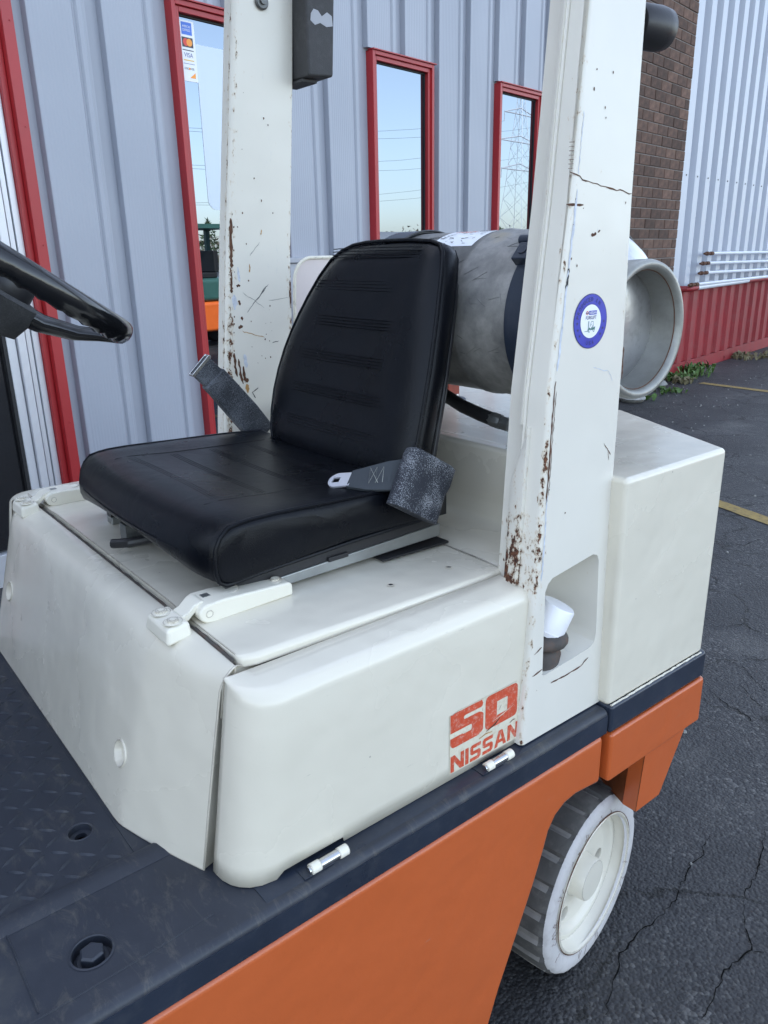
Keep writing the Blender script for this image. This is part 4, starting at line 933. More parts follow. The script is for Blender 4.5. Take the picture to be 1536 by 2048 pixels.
# ---- lid
g = G()
def lid_sec(y, x0=-1.818, x1=-0.8205):
    r = 0.008; P = []
    z = 1.0 - 0.012 * max(0, (y - 0.4) / 0.49)
    for i in range(5):
        a = pi / 2 * i / 4; P.append((x1 - r + r * cos(a), y, z - r + r * sin(a)))
    P += [(x1 - 0.035, y, z), (-1.0, y, z + 0.0015), (-1.04, y, z + 0.004), (-1.3, y, z + 0.004), (-1.6, y, z + 0.004), (-1.64, y, z + 0.0015), (x0 + 0.03, y, z)]
    for i in range(5):
        a = pi / 2 * (1 - i / 4); P.append((x0 + r - r * cos(a), y, z - r + r * sin(a)))
    P += [(x0, y, z - 0.016), (x1, y, z - 0.016)]
    return P
g.loft([lid_sec(0.4065, x1=-0.832), lid_sec(0.412, x1=-0.825), lid_sec(0.43), lid_sec(0.55), lid_sec(0.70), lid_sec(0.86), lid_sec(0.900), lid_sec(0.908, x1=-0.828)])
lid = g.build('hood_lid', M['cream'], T, smooth=60)
for x, y in ((-0.886, 0.712), (-0.884, 0.838)):
    g = G(); g.lathe([(0.0004, 0.0058), (0.0012, 0.0046), (0.0004, 0.0036)], (x, y, 0.9945 - 0.0033 * (y - 0.7) / 0.12), (0, 0, 1), 20); g.build('hole_rim', M['cream'], lid)
    g = G(); g.lathe([(0.0, 0.0037), (0.0, 0.0001)], (x, y, 0.9951 - 0.0033 * (y - 0.7) / 0.12), (0, 0, 1), 20); g.build('small_hole', M['gasket'], lid)
# rear deck between lid and counterweight with a soft cove up to the counterweight
g = G(); pr = [(0.915, 0.970), (0.9155, 0.984), (0.925, 0.9865), (0.99, 0.985), (1.035, 0.985), (1.052, 0.989), (1.060, 1.0), (1.063, 1.03), (1.066, 1.115), (1.072, 1.131), (1.085, 1.139), (1.10, 1.1405)]
g.loft([[(x, y + (0.0 if x > -0.86 or x < -1.78 else 0.004), z) for y, z in pr] for x in (-1.83, -1.5, -1.2, -0.90, -0.812)], close=False)
dk = g.build('rear_deck', M['cream'], T, smooth=60); s_ = dk.modifiers.new('sheet', 'SOLIDIFY'); s_.thickness = 0.003

# ---- cast hinges of the lid
def lid_hinge(x, zb=1.0):
    h_ = thing_part = None
    # base block on the cover
    g = G(); w0, w1 = x - 0.040, x + 0.040
    pl = [(w0, 0.352), (w1, 0.352), (w1, 0.392), (w0, 0.392)]
    b0 = [(px, py, zb - 0.006 - (0.392 - py) * 0.12) for px, py in pl]; b1 = [(px + (0.004 if px < x else -0.004), py + (0.004 if py < 0.37 else -0.002), zb + 0.018 - (0.392 - py) * 0.12) for px, py in pl]
    g.loft([b0, b1]); hb = g.build('lid_hinge', M['cream2'], T, bevel=0.006, seg=4)
    for dx in (-0.020, 0.020):
        c = Vector((x + dx, 0.372, zb + 0.0163))
        g = G(); g.lathe([(0.0004, 0.0145), (0.0016, 0.0132), (0.0008, 0.0125)], c, (0, 0, 1), 24); g.build('bolt_rim', M['cream2'], hb)
        g = G(); g.lathe([(0.0012, 0.0126), (0.0008, 0.0001)], c, (0, 0, 1), 24); g.build('bolt_well', M['cream2'], hb)
        g = G(); g.cyl(c + UP * 0.0006, c + UP * 0.0038, 0.0088, 6 if dx > 0 else 12); g.cyl(c + UP * 0.0038, c + UP * 0.0046, 0.0055, 8); g.build('bolt', M['cream2'], hb, smooth=20)
    # curved neck
    g = G(); pts = [(x - 0.002, 0.388, zb + 0.012), (x - 0.002, 0.398, zb + 0.015), (x - 0.002, 0.408, zb + 0.024), (x - 0.002, 0.420, zb + 0.027), (x - 0.002, 0.431, zb + 0.022)]
    rings = []
    for i, (px, py, pz) in enumerate(pts):
        hh = 0.008; rings.append([(px - 0.017, py, pz - hh), (px + 0.017, py, pz - hh), (px + 0.017, py, pz + hh * 0.6), (px - 0.017, py, pz + hh * 0.6)])
    g.loft(rings); g.build('neck', M['cream2'], hb, bevel=0.003, smooth=50)
    # strap: tall at the knuckle, tapering to the rear
    g = G(); prof = [(0.418, zb + 0.001), (0.410, zb + 0.008), (0.408, zb + 0.018), (0.413, zb + 0.026), (0.422, zb + 0.0295), (0.45, zb + 0.030), (0.565, zb + 0.021), (0.570, zb + 0.016), (0.570, zb - 0.002), (0.43, zb - 0.001)]
    def w_at(y): return 0.029 - 0.009 * (y - 0.41) / 0.16
    L_ = [(x + w_at(y), y, z) for y, z in prof]; R_ = [(x - w_at(y), y, z) for y, z in prof]
    g.loft([R_, L_]); st = g.build('strap', M['cream2'], hb, bevel=0.004, seg=3, smooth=40)
    g = G(); g.lathe([(0, 0.0058), (0.0007, 0.0052), (0.0002, 0.0046), (0.0002, 0.0001)], (x + 0.0288, 0.424, zb + 0.015), (1, 0, 0), 20); g.build('pin_end', M['cream2'], hb)
    g = G(); g.lathe([(0.0002, 0.0135), (0.0012, 0.0128), (0.0004, 0.012), (0.0002, 0.0001)], (x - 0.003, 0.475, zb + 0.0280), (0, -0.08, 1), 24); g.build('dimple', M['cream2'], hb)
    g = G(); g.lathe([(0.0003, 0.0112), (0.0014, 0.0104), (0.0006, 0.0098), (0.0004, 0.0001)], (x + 0.001, 0.550, zb + 0.0221), (0, -0.08, 1), 24); g.cyl((x + 0.001, 0.550, zb + 0.0224), (x + 0.001, 0.550, zb + 0.0262), 0.0072, 14); g.cyl((x + 0.001, 0.550, zb + 0.0262), (x + 0.001, 0.550, zb + 0.0268), 0.0048, 8); g.build('bolt', M['cream2'], hb, smooth=25)
    g = G(); g.box(x - 0.010, x + 0.002, 0.428, 0.440, zb + 0.0300, zb + 0.0306); g.build('slot', M['rail'], hb)
lid_hinge(-0.972, 0.999)
lid_hinge(-1.70, 0.999)

# ---- seat
seat = bpy.data.objects.new('seat', None); COL.objects.link(seat); seat.parent = T; seat.location = Vector((-1.26, 0.65, 1.0)) - Vector(T.location); seat['label'] = 'black vinyl bucket seat with stitched backrest'
SX0, SX1, SY0, SY1 = -1.552, -0.968, 0.428, 0.885
def seat_ring(ins, z, zf=0.0, nC=7):
    """rounded outline inset by ins, with the front dropping by zf"""
    x0, x1, y0, y1 = SX0 + ins, SX1 - ins, SY0 + ins, SY1 - ins * 0.4
    r1 = max(0.01, 0.085 - ins * 0.6); r2 = max(0.008, 0.03 - ins * 0.3)
    P = []
    for cx, cy, r, a0 in ((x1 - r1, y0 + r1, r1, -pi / 2), (x1 - r2, y1 - r2, r2, 0), (x0 + r2, y1 - r2, r2, pi / 2), (x0 + r1, y0 + r1, r1, pi)):
        for i in range(nC):
            a = a0 + pi / 2 * i / (nC - 1); P.append([cx + r * cos(a), cy + r * sin(a)])
    # subdivide straight runs
    Q = []
    n = len(P)
    for i in range(n):
        a = P[i]; b = P[(i + 1) % n]; d = math.hypot(b[0] - a[0], b[1] - a[1]); k = max(1, int(d / 0.045)) if i % nC == nC - 1 else 1
        if i % nC == nC - 1: k = 9
        for j in range(k): Q.append((a[0] + (b[0] - a[0]) * j / k, a[1] + (b[1] - a[1]) * j / k))
    out = []
    for x, y in Q:
        f = max(0.0, 1 - (y - SY0) / 0.13); rear = (y - 0.60) / 0.28
        out.append((x, y, z - zf * f * f - 0.012 * max(0, min(1, rear))))
    return out
def cu_sec(x, shrink=0.0):
    t = (x - (SX0 + SX1) / 2) / ((SX1 - SX0) / 2); c = 1 - min(1, t * t); e = max(0.0, (abs(t) - 0.80) / 0.20) ** 2
    fy = -0.020 * c + 0.012 * e; bz = 0.028 * c; dish = 0.016 * c ** 1.3
    P = [(0.888, 1.052), (0.70, 1.048 + bz * 0.3), (0.52, 1.041 + bz * 0.6), (0.470 + fy * 0.6, 1.037 + bz * 0.9), (0.452 + fy, 1.038 + bz), (0.4425 + fy, 1.045 + bz), (0.4385 + fy, 1.060 + bz * 0.7), (0.4385 + fy, 1.080 + bz * 0.4), (0.442 + fy, 1.098), (0.450 + fy, 1.113), (0.463 + fy, 1.125), (0.482 + fy * 0.8, 1.1325 - 0.004 * e),
         (0.51, 1.1365 - dish * 0.1 - 0.006 * e), (0.55, 1.1370 - dish * 0.5 - 0.006 * e), (0.60, 1.1355 - dish * 0.9 - 0.006 * e), (0.66, 1.1335 - dish - 0.006 * e), (0.72, 1.131 - dish - 0.006 * e), (0.78, 1.128 - dish * 0.9 - 0.006 * e), (0.83, 1.124 - dish * 0.6 - 0.006 * e), (0.868, 1.117), (0.884, 1.108), (0.891, 1.09), (0.892, 1.07)]
    cy_, cz2 = 0.66, 1.087
    out = []
    for y, z in P:
        d = math.hypot(y - cy_, z - cz2); out.append((x, y + (cy_ - y) / d * shrink, z + (cz2 - z) / d * shrink))
    return out
nx_ = 40; xs_list = [SX0 + 0.012 + (SX1 - SX0 - 0.024) * i / nx_ for i in range(nx_ + 1)]
g = G()
g.loft([cu_sec(SX0 - 0.006, 0.03), cu_sec(SX0 - 0.003, 0.012), cu_sec(SX0, 0.005), cu_sec(SX0 + 0.005, 0.001)] + [cu_sec(x) for x in xs_list] + [cu_sec(SX1 - 0.005, 0.001), cu_sec(SX1, 0.005), cu_sec(SX1 + 0.003, 0.012), cu_sec(SX1 + 0.006, 0.03)])
cu_ = g.build('cushion', M['vinyl'], seat, smooth=80)
for xe_ in (SX0 + 0.001, SX1 - 0.001):
    g = G(); g.tube(cu_sec(xe_, 0.0015), 0.0036, 8, closed=True); g.build('piping', M['vinyl'], cu_)
def top_z(x, y):
    P = cu_sec(x)[11:21]
    for (a_, ya, za), (b_, yb, zb2) in zip(P, P[1:]):
        if ya <= y <= yb: return za + (zb2 - za) * (y - ya) / (yb - ya)
    return P[0][2]
g = G()
for y in (0.515, 0.600, 0.685, 0.77):
    for dy in (-0.006, 0.0, 0.006):
        g.tube([(x, y + dy + 0.010 * (1 - ((x + 1.26) / 0.2) ** 2), top_z(x, y + dy + 0.010 * (1 - ((x + 1.26) / 0.2) ** 2)) - 0.0004) for x in [-1.435 + 0.35 * i / 14 for i in range(15)]], 0.0010, 5)
for x in (-1.45, -1.07):
    g.tube([(x, y, top_z(x, y) - 0.0002) for y in [0.49 + 0.33 * i / 12 for i in range(13)]], 0.0010, 5)
g.tube([(x, 0.4385 + cu_sec(x)[7][1] - 0.4385 - 0.0005, 1.083) for x in [-1.47 + 0.42 * i / 14 for i in range(15)]], 0.0009, 5)
g.build('stitching', M['vinyl'], cu_)
# backrest: outline on a leaning plane
def bk(x, z, off=0.0):
    n = Vector((0, 1, -0.30)).normalized(); return Vector((x, 0.861 + 0.30 * (z - 1.154), z)) + n * off
outl = [(-0.998, 1.10), (-0.997, 1.154), (-1.0, 1.222), (-1.006, 1.306), (-1.018, 1.40), (-1.030, 1.470), (-1.038, 1.502), (-1.050, 1.517), (-1.075, 1.523), (-1.14, 1.527), (-1.22, 1.527), (-1.27, 1.5255), (-1.31, 1.521), (-1.345, 1.511), (-1.378, 1.493), (-1.41, 1.460), (-1.438, 1.420), (-1.46, 1.382), (-1.478, 1.345), (-1.492, 1.305), (-1.501, 1.26), (-1.503, 1.215), (-1.497, 1.17), (-1.484, 1.13), (-1.465, 1.10)]
cx_, cz_ = -1.25, 1.30
def bring(k, off, dz=0.0): 
    out = []
    for x, z in outl:
        d = math.hypot(x - cx_, z - cz_); out.append(bk(x + (cx_ - x) * k / d, z + (cz_ - z) * k / d + dz, off))
    return out
g = G()
g.loft([bring(0.20, -0.006), bring(0.15, -0.010), bring(0.10, -0.014), bring(0.06, -0.015), bring(0.032, -0.011), bring(0.014, -0.003), bring(0.003, 0.008), bring(0.0, 0.015), bring(0.0, 0.026), bring(0.002, 0.036), bring(0.007, 0.043), bring(0.02, 0.047), bring(0.1, 0.048)])
bk_ = g.build('backrest', M['vinyl'], seat, smooth=80)
g = G(); g.tube(bring(0.004, 0.002), 0.0036, 8); g.build('piping', M['vinyl'], bk_)
g = G(); g.tube(bring(0.006, 0.041), 0.0026, 8); g.build('rear_piping', M['vinyl'], bk_)
g = G()
for z, xa, xb in ((1.498, -1.355, -1.085), (1.438, -1.395, -1.125), (1.370, -1.415, -1.110), (1.302, -1.435, -1.10), (1.235, -1.445, -1.095), (1.168, -1.45, -1.09)):
    for dz in (-0.0085, -0.003, 0.003, 0.0085):
        pts = [bk(xa + (xb - xa) * i / 10, z + dz, -0.0146 + (0.0035 if i in (0, 10) else 0.0) + (0.0012 if i in (1, 9) else 0)) for i in range(11)]
        g.tube(pts, 0.0010, 5)
for xs_ in ((-1.022, 1.12), (-1.030, 1.30), (-1.048, 1.47)),: g.tube([bk(x - 0.008, z, -0.006) for x, z in xs_], 0.0009, 5)
g.build('stitching', M['vinyl'], bk_)
# back shell
g = G(); g.loft([bring(0.008, 0.047, -0.02), bring(0.004, 0.050, -0.035), bring(0.005, 0.056, -0.04), bring(0.02, 0.060, -0.04)]); g.build('back_shell', M['black'], seat, smooth=60)
# gap strip under the backrest
g = G(); g.box(-1.46, -1.01, 0.875, 0.95, 1.03, 1.12); g.build('hinge_bracket', M['black'], seat)
# rails and lever
for x in (-0.992, -1.47):
    g = G(); g.hexa([(x - 0.014, 0.47, 1.002), (x + 0.014, 0.47, 1.002), (x + 0.014, 0.905, 1.006), (x - 0.014, 0.905, 1.006), (x - 0.014, 0.47, 1.017), (x + 0.014, 0.47, 1.017), (x + 0.014, 0.905, 1.030), (x - 0.014, 0.905, 1.030)]); g.build('rail', M['rail'], seat, bevel=0.002)
    g = G(); g.hexa([(x - 0.010, 0.47, 1.0175), (x + 0.012, 0.47, 1.0175), (x + 0.012, 0.90, 1.0305), (x - 0.010, 0.90, 1.0305), (x - 0.010, 0.47, 1.040), (x + 0.012, 0.47, 1.040), (x + 0.012, 0.90, 1.046), (x - 0.010, 0.90, 1.046)]); g.build('lower_frame', M['black'], seat)
    g = G(); g.box(x - 0.004, x + 0.017, 0.655, 0.695, 1.021, 1.029); g.build('rail_stop', M['black'], seat, bevel=0.001)
g = G(); g.box(-1.45, -1.02, 0.50, 0.85, 1.022, 1.045); g.build('seat_pan', M['black'], seat)
g = G(); g.hexa([(-1.06, 0.76, 0.9965), (-0.966, 0.76, 0.9965), (-0.966, 0.915, 0.9925), (-1.06, 0.915, 0.9925), (-1.06, 0.76, 1.0), (-0.966, 0.76, 1.0), (-0.966, 0.915, 0.9965), (-1.06, 0.915, 0.9965)]); g.build('rubber_pad', M['gasket'], seat)
g = G(); g.tube([(-1.30, 0.415, 1.022), (-1.275, 0.435, 1.026), (-1.262, 0.49, 1.028)], 0.0085, 10); g.build('lever_grip', M['black'], seat)
g = G(); g.box(-1.34, -1.31, 0.445, 0.475, 1.004, 1.045); g.build('lever_bracket', M['dullsteel'], seat)
g = G(); g.box(-1.392, -1.378, 0.865, 0.872, 1.112, 1.122); g.build('care_tag', M['decalcream'], seat, bevel=0.002)

# ---- seat belt: near retractor sleeve, webbing and tongue; far buckle sleeve
def slabpath(g, path, w, th, wdir):
    rings = []
    P = [Vector(p) for p in path]
    for i, p in enumerate(P):
        t = (P[min(i + 1, len(P) - 1)] - P[max(0, i - 1)]).normalized(); wd = Vector(wdir[i] if isinstance(wdir, list) else wdir); wd = (wd - wd.dot(t) * t).normalized(); nn = t.cross(wd)
        ww = w[i] if isinstance(w, list) else w; tt = th[i] if isinstance(th, list) else th
        rings.append([p - wd * ww - nn * tt, p + wd * ww - nn * tt, p + wd * ww + nn * tt, p - wd * ww + nn * tt])
    g.loft(rings)
belt = bpy.data.objects.new('seat_belt', None); COL.objects.link(belt); belt.parent = T; belt.location = Vector((-0.93, 0.83, 1.12)) - Vector(T.location)
# retractor: squarish soft tube
A_ = Vector((-0.935, 0.843, 1.170)); B_ = Vector((-0.925, 0.787, 1.082))
ax_ = (B_ - A_).normalized(); w_ = Vector((0.06, 0.92, -0.385)); w_ = (w_ - w_.dot(ax_) * ax_).normalized(); d_ = ax_.cross(w_)
g = G(); rings = []
for k_, (t, s_) in enumerate([(-0.003, 0.86), (0.0, 0.97), (0.01, 1.0), (0.03, 1.01), (0.05, 0.99), (0.07, 1.0), (0.088, 0.98), (0.098, 0.98)]):
    c = A_ + ax_ * t; ring = []
    for i in range(24):
        a = 2 * pi * i / 24; ca, sa = cos(a), sin(a)
        ex = 0.55; X_ = math.copysign(abs(ca) ** ex, ca) * 0.052 * s_; Y_ = math.copysign(abs(sa) ** ex, sa) * 0.020 * s_
        ring.append(c + w_ * (X_ + 0.0015 * sin(7 * t * 30 + a * 2)) + d_ * (Y_ + 0.001 * sin(a * 3 + t * 60)))
    rings.append(ring)
g.loft(rings); g.build('retractor_sleeve', M['beltcover'], belt, smooth=50)
# webbing out of the sleeve, folded, to the tongue
g = G(); Pw = [(-0.945, 0.800, 1.150), (-0.962, 0.775, 1.148), (-0.990, 0.752, 1.142), (-1.018, 0.733, 1.138)]
wd_ = [(0.10, 0.55, 0.80), (0.20, 0.75, 0.60), (0.30, 0.85, 0.45), (0.38, 0.88, 0.30)]
slabpath(g, Pw, [0.026, 0.026, 0.026, 0.022], 0.0035, wd_); wb = g.build('webbing', M['web'], belt, bevel=0.0015, smooth=40)
# tongue plate
tp = Vector((-1.018, 0.733, 1.138)); td = Vector((-0.80, -0.55, -0.14)).normalized(); tw = Vector((0.40, 0.88, 0.28)); tw = (tw - tw.dot(td) * td).normalized(); tn = td.cross(tw)
if tn.z < 0: tn = -tn
g = G()
out = []
for i in range(13):
    a = -pi / 2 + pi * i / 12; out.append(tp + td * (0.022 + 0.016 * cos(a)) + tw * (0.021 * sin(a)))
out = [tp - td * 0.004 - tw * 0.020] + out + [tp - td * 0.004 + tw * 0.020]
inn = [tp + td * (0.024 + sx * 0.0065) + tw * (sy * 0.0075) for sx, sy in ((-1, -1), (1, -1), (1, 1), (-1, 1))]
# plate with a real slot: bridge outer loop and slot
nO = len(out); top = [p + tn * 0.002 for p in out]; bot = [p - tn * 0.001 for p in out]; it = [p + tn * 0.002 for p in inn]; ib = [p - tn * 0.001 for p in inn]
def near_in(i):
    p = out[i]; return min(range(4), key=lambda j: (inn[j] - p).length)
fs = []; vs = top + bot + it + ib
for i in range(nO):
    j = (i + 1) % nO; a, b = near_in(i), near_in(j)
    fs.append((i, j, nO + j, nO + i))
    if a == b: fs += [(i, j, 2 * nO + a), (nO + j, nO + i, 2 * nO + 4 + a)]
    else: fs += [(i, j, 2 * nO + b, 2 * nO + a), (nO + j, nO + i, 2 * nO + 4 + a, 2 * nO + 4 + b)]
for a in range(4): b = (a + 1) % 4; fs.append((2 * nO + a, 2 * nO + b, 2 * nO + 4 + b, 2 * nO + 4 + a))
g.add(vs, fs); g.build('tongue', M['beltmetal'], belt, smooth=30)
# stitching zigzag
g = G(); c0 = Vector((-0.978, 0.760, 1.149)); e1 = (Vector(Pw[3]) - Vector(Pw[1])).normalized(); e2 = Vector((0.28, 0.82, 0.50)); e2 = (e2 - e2.dot(e1) * e1).normalized(); e3 = e1.cross(e2)
if e3.dot(Vector((0.5, -0.5, 0.6))) < 0: e3 = -e3
zz_ = [(-0.012, -0.016), (-0.012, 0.016), (0.0, -0.016), (0.0, 0.016), (0.012, -0.016), (0.012, 0.016), (-0.004, -0.016)]
g.tube([c0 + e1 * a + e2 * b + e3 * 0.0015 for a, b in zz_], 0.0005, 4); g.build('thread', M['thread'], wb)
# far buckle standing up
g = G(); P_b = [(-1.575, 0.885, 1.10), (-1.578, 0.845, 1.155), (-1.580, 0.790, 1.225), (-1.580, 0.772, 1.246)]
slabpath(g, P_b, [0.032, 0.033, 0.031, 0.0305], 0.014, (0.05, 0.78, 0.60)); bs = g.build('buckle_sleeve', M['beltcover2'], belt, bevel=0.005, seg=3)
g = G(); P_c = [(-1.580, 0.776, 1.242), (-1.580, 0.745, 1.275)]; slabpath(g, P_c, 0.0265, 0.010, (0.05, 0.78, 0.60)); g.build('buckle', M['beltcover2'], belt, bevel=0.003)
e1 = (Vector(P_c[1]) - Vector(P_c[0])).normalized(); tip = Vector(P_c[1])
wq = Vector((0.05, 0.78, 0.60)); wq = (wq - wq.dot(e1) * e1).normalized(); nq = e1.cross(wq)
g = G(); 
for s_ in (-1, 1): slabpath(g, [tip - e1 * 0.004 + nq * 0.0085 * s_, tip + e1 * 0.004 + nq * 0.0085 * s_], 0.029, 0.0018, wq)
for s_ in (-1, 1): g.tube([tip + wq * 0.0275 * s_ - nq * 0.009, tip + wq * 0.0275 * s_ + nq * 0.009], 0.003, 8)
g.build('buckle_mouth', M['steel'], belt, bevel=0.0008)

# ---- near guard pillar
def tapered(z, tab):
    for (a, va), (b, vb) in zip(tab, tab[1:]):
        if z <= b: return va + (vb - va) * (z - a) / (b - a)
    return tab[-1][1]
PF = [(0.70, 0.857), (1.0, 0.884), (1.29, 0.900), (1.565, 0.932), (1.82, 0.953), (2.3, 0.985)]     # front edge
PRR = [(0.70, 1.087), (1.1, 1.073), (1.35, 1.080), (1.57, 1.078), (1.83, 1.083), (2.3, 1.092)]   # rear edge
PX = [(0.70, -0.7245), (2.3, -0.7545)]
def pil_pt(u, z, off=0.0):  # point on outer face, u 0 front 1 rear
    return Vector((tapered(z, PX) + off, tapered(z, PF) * (1 - u) + tapered(z, PRR) * u, z))
pillar = bpy.data.objects.new('guard_pillar', None); COL.objects.link(pillar); pillar.parent = T; pillar.location = Vector((-0.75, 0.97, 0.7)) - Vector(T.location); pillar['label'] = 'near guard pillar, rusty along its front corner'
zsP = [0.7095 + (2.2 - 0.7095) * i / 220 for i in range(221)]
def wear_near(co):
    w = Vector(co)
    z = w.z; f = tapered(z, PF); d = math.hypot(w.y - f, (w.x - tapered(z, PX)) * 0.9)
    e = math.exp(-(d / 0.0075) ** 2)
    k = 0.5 + 0.30 * max(0, min(1, (1.30 - z) / 0.12)) * (1 if z > 0.98 else 0.0)
    if z > 1.75: k *= 0.35
    low = 0.50 * math.exp(-((z - 1.03) / 0.09) ** 2) * (1 if w.y < f + 0.02 else 0.0)
    back_ = 0.35 * math.exp(-((w.y - tapered(z, PRR)) / 0.006) ** 2)
    inn_ = 0.5 * math.exp(-((w.x + 0.775) / 0.004) ** 2) * math.exp(-((z - 1.1) / 0.2) ** 2)
    return min(1, max(e * k, low, back_, inn_))
# outer shell as a rounded hollow: profile round the post, with a window cut for the filler
def pring(z):
    xo = tapered(z, PX); f = tapered(z, PF); r_ = tapered(z, PRR); r = 0.008; P = []
    for i in range(6):
        a = pi / 2 * i / 5; P.append((xo - r + r * sin(a), f + r - r * cos(a), z))      # front outer corner
    for i in range(1, 10): P.append((xo, f + r + (r_ - f - 2 * r) * i / 10, z))
    P.append((xo, r_ - 0.004, z)); P.append((xo - 0.004, r_, z)); P.append((-0.83, r_, z))
    P.append((-0.83, f + 0.02, z))
    P.append((-0.797, f + 0.012, z)); P.append((-0.783, f, z)); P.append((-0.779, f + 0.0005, z)); P.append((-0.7775, f + 0.004, z)); P.append((-0.776, f + 0.0005, z)); P.append((-0.765, f, z)); P.append((-0.745, f, z))
    return P
g = G(); rg = [pring(z) for z in zsP]; n_ = len(rg[0])
# filler window between z .822 and 1.01 on the outer face: built by boolean below
g.loft(rg); pm = g.build('post', M['pillar'], pillar, smooth=40, fix=True)
WN = [(0.905, 0.826), (0.905, 0.978), (0.911, 0.990), (0.922, 0.998), (1.028, 1.012), (1.040, 1.008), (1.046, 0.996), (1.050, 0.858), (1.046, 0.840), (1.034, 0.832), (0.915, 0.8225), (0.908, 0.8235)]
cy, cz = 0.977, 0.915
def sh(p, s): return (cy + (p[0] - cy) * s, cz + (p[1] - cz) * s)
# pocket interior must be visible: carve the post body too
c_ = G().loft([[(-0.70, *sh(p, 0.995)) for p in WN], [(-0.731, *sh(p, 0.985)) for p in WN], [(-0.790, *sh(p, 0.865)) for p in WN], [(-0.8285, *sh(p, 0.63)) for p in WN]]).build('cutter', None, None, smooth=None)
md = pm.modifiers.new('cut', 'BOOLEAN'); md.object = c_; md.solver = 'EXACT'
dg = bpy.context.evaluated_depsgraph_get(); me = bpy.data.meshes.new_from_object(pm.evaluated_get(dg)); pm.modifiers.remove(md); pm.data = me; bpy.data.objects.remove(c_)
me.polygons.foreach_set('use_smooth', [True] * len(me.polygons)); me.set_sharp_from_angle(angle=radians(40))
at_ = me.attributes.get('wear') or me.attributes.new('wear', 'FLOAT', 'POINT'); at_.data.foreach_set('value', [wear_near(v.co) for v in me.vertices])
# inner flange of the post: slim upper strip, wider flared lower strip
def wear_fl(co):
    return min(1, 0.75 * math.exp(-((co.z - 1.02) / 0.10) ** 2) + 0.35 * math.exp(-((co.z - 1.2) / 0.05) ** 2))
def fl_ring(z, xa, xb, dy0, dy1):
    f = tapered(z, PF); return [(xa, f + dy0 + 0.004, z), (xa - 0.001, f + dy0, z), (xb + 0.004, f + dy1, z), (xb, f + dy1 + 0.004, z), (xb, f + 0.03, z), (xa, f + 0.03, z)]
g = G(); g.loft([fl_ring(1.245 + (2.2 - 1.245) * i / 60, -0.7835, -0.7955, -0.002, 0.0) for i in range(61)]); g.build('upper_flange', M['pillar'], pillar, smooth=50, wear=lambda c: 0.25 * math.exp(-((c.x + 0.7835) / 0.003) ** 2))
g = G(); g.loft([fl_ring(0.985 + (1.243 - 0.985) * i / 40, -0.7665, -0.799 + 0.028 * max(0, (i - 26) / 14) ** 1.0, -0.007, -0.004) for i in range(41)]); g.build('lower_flange', M['pillar'], pillar, smooth=50, wear=wear_fl)
# rust lines, scuffs, dents drawn as thin raised/flaked marks on the outer face
def mark(pts, w, m_, name='rust_line', par=pillar, fnp=None, off=0.0004):
    g = G(); P = [(fnp or pil_pt)(u, z, off) for u, z in pts]
    n = len(P); L = []; R_ = []
    for i, p in enumerate(P):
        t = (P[min(i + 1, n - 1)] - P[max(0, i - 1)]).normalized(); s_ = Vector((0, -t.z, t.y)); ww = w * random.uniform(0.5, 1.3) * (0.4 if i in (0, n - 1) else 1)
        L.append(p + s_ * ww); R_.append(p - s_ * ww)
    g.add(L + R_, [(i, i + 1, n + i + 1, n + i) for i in range(n - 1)]); return g.build(name, m_, par, smooth=None)
def wig(a, b, n=14, j=0.004):
    return [(a[0] + (b[0] - a[0]) * i / n + random.uniform(-j, j), a[1] + (b[1] - a[1]) * i / n + random.uniform(-j, j) * 0.3) for i in range(n + 1)]
def px2(p):  # (y,z) helper -> u
    y, z = p; f = tapered(z, PF); r_ = tapered(z, PRR); return ((y - f) / (r_ - f), z)
def yz(pts): return [px2(p) for p in pts]
def wigp(pts, n=6, j=0.0016):
    out = []
    for a, b in zip(pts, pts[1:]):
        for i in range(n): t = i / n; out.append((a[0] + (b[0] - a[0]) * t + random.uniform(-j, j), a[1] + (b[1] - a[1]) * t + random.uniform(-j, j)))
    return yz(out + [pts[-1]])
mark(wigp([(0.926, 1.601), (0.968, 1.591), (1.027, 1.583), (1.073, 1.578)]), 0.0010, M['rustmark'])
mark(wigp([(0.921, 1.560), (0.959, 1.560)], 5, 0.0006), 0.0016, M['rustmark'])
for i in range(7): mark(yz([(0.922, 1.606 + i * 0.0055), (0.933, 1.607 + i * 0.0055)]), 0.0010, M['rustmark'])
mark(wigp([(0.928, 0.803), (0.965, 0.802), (1.01, 0.806), (1.030, 0.815)], 5, 0.0008), 0.0014, M['rustmark'])
mark(wigp([(0.881, 0.833), (0.905, 0.838)], 4, 0.0008), 0.0014, M['rustmark'])
mark(wigp([(0.884, 0.872), (0.902, 0.880)], 4, 0.0008), 0.0012, M['rustmark'])
mark(wigp([(1.040, 1.200), (1.049, 1.190), (1.060, 1.178)], 4, 0.0006), 0.0009, M['rustmark'])
mark(wigp([(1.0, 1.327), (1.02, 1.321), (1.043, 1.316), (1.052, 1.300)], 5, 0.001), 0.0007, M['scuffblue'], 'scuff')
mark(wigp([(0.980, 1.520), (0.992, 1.521)], 4, 0.001), 0.0022, M['rustmark']); mark(wigp([(0.996, 1.523), (1.001, 1.526)], 3, 0.001), 0.0014, M['rustmark'])
mark(wigp([(1.055, 1.170), (1.052, 1.185)], 4, 0.0004), 0.0006, M['rustmark'])
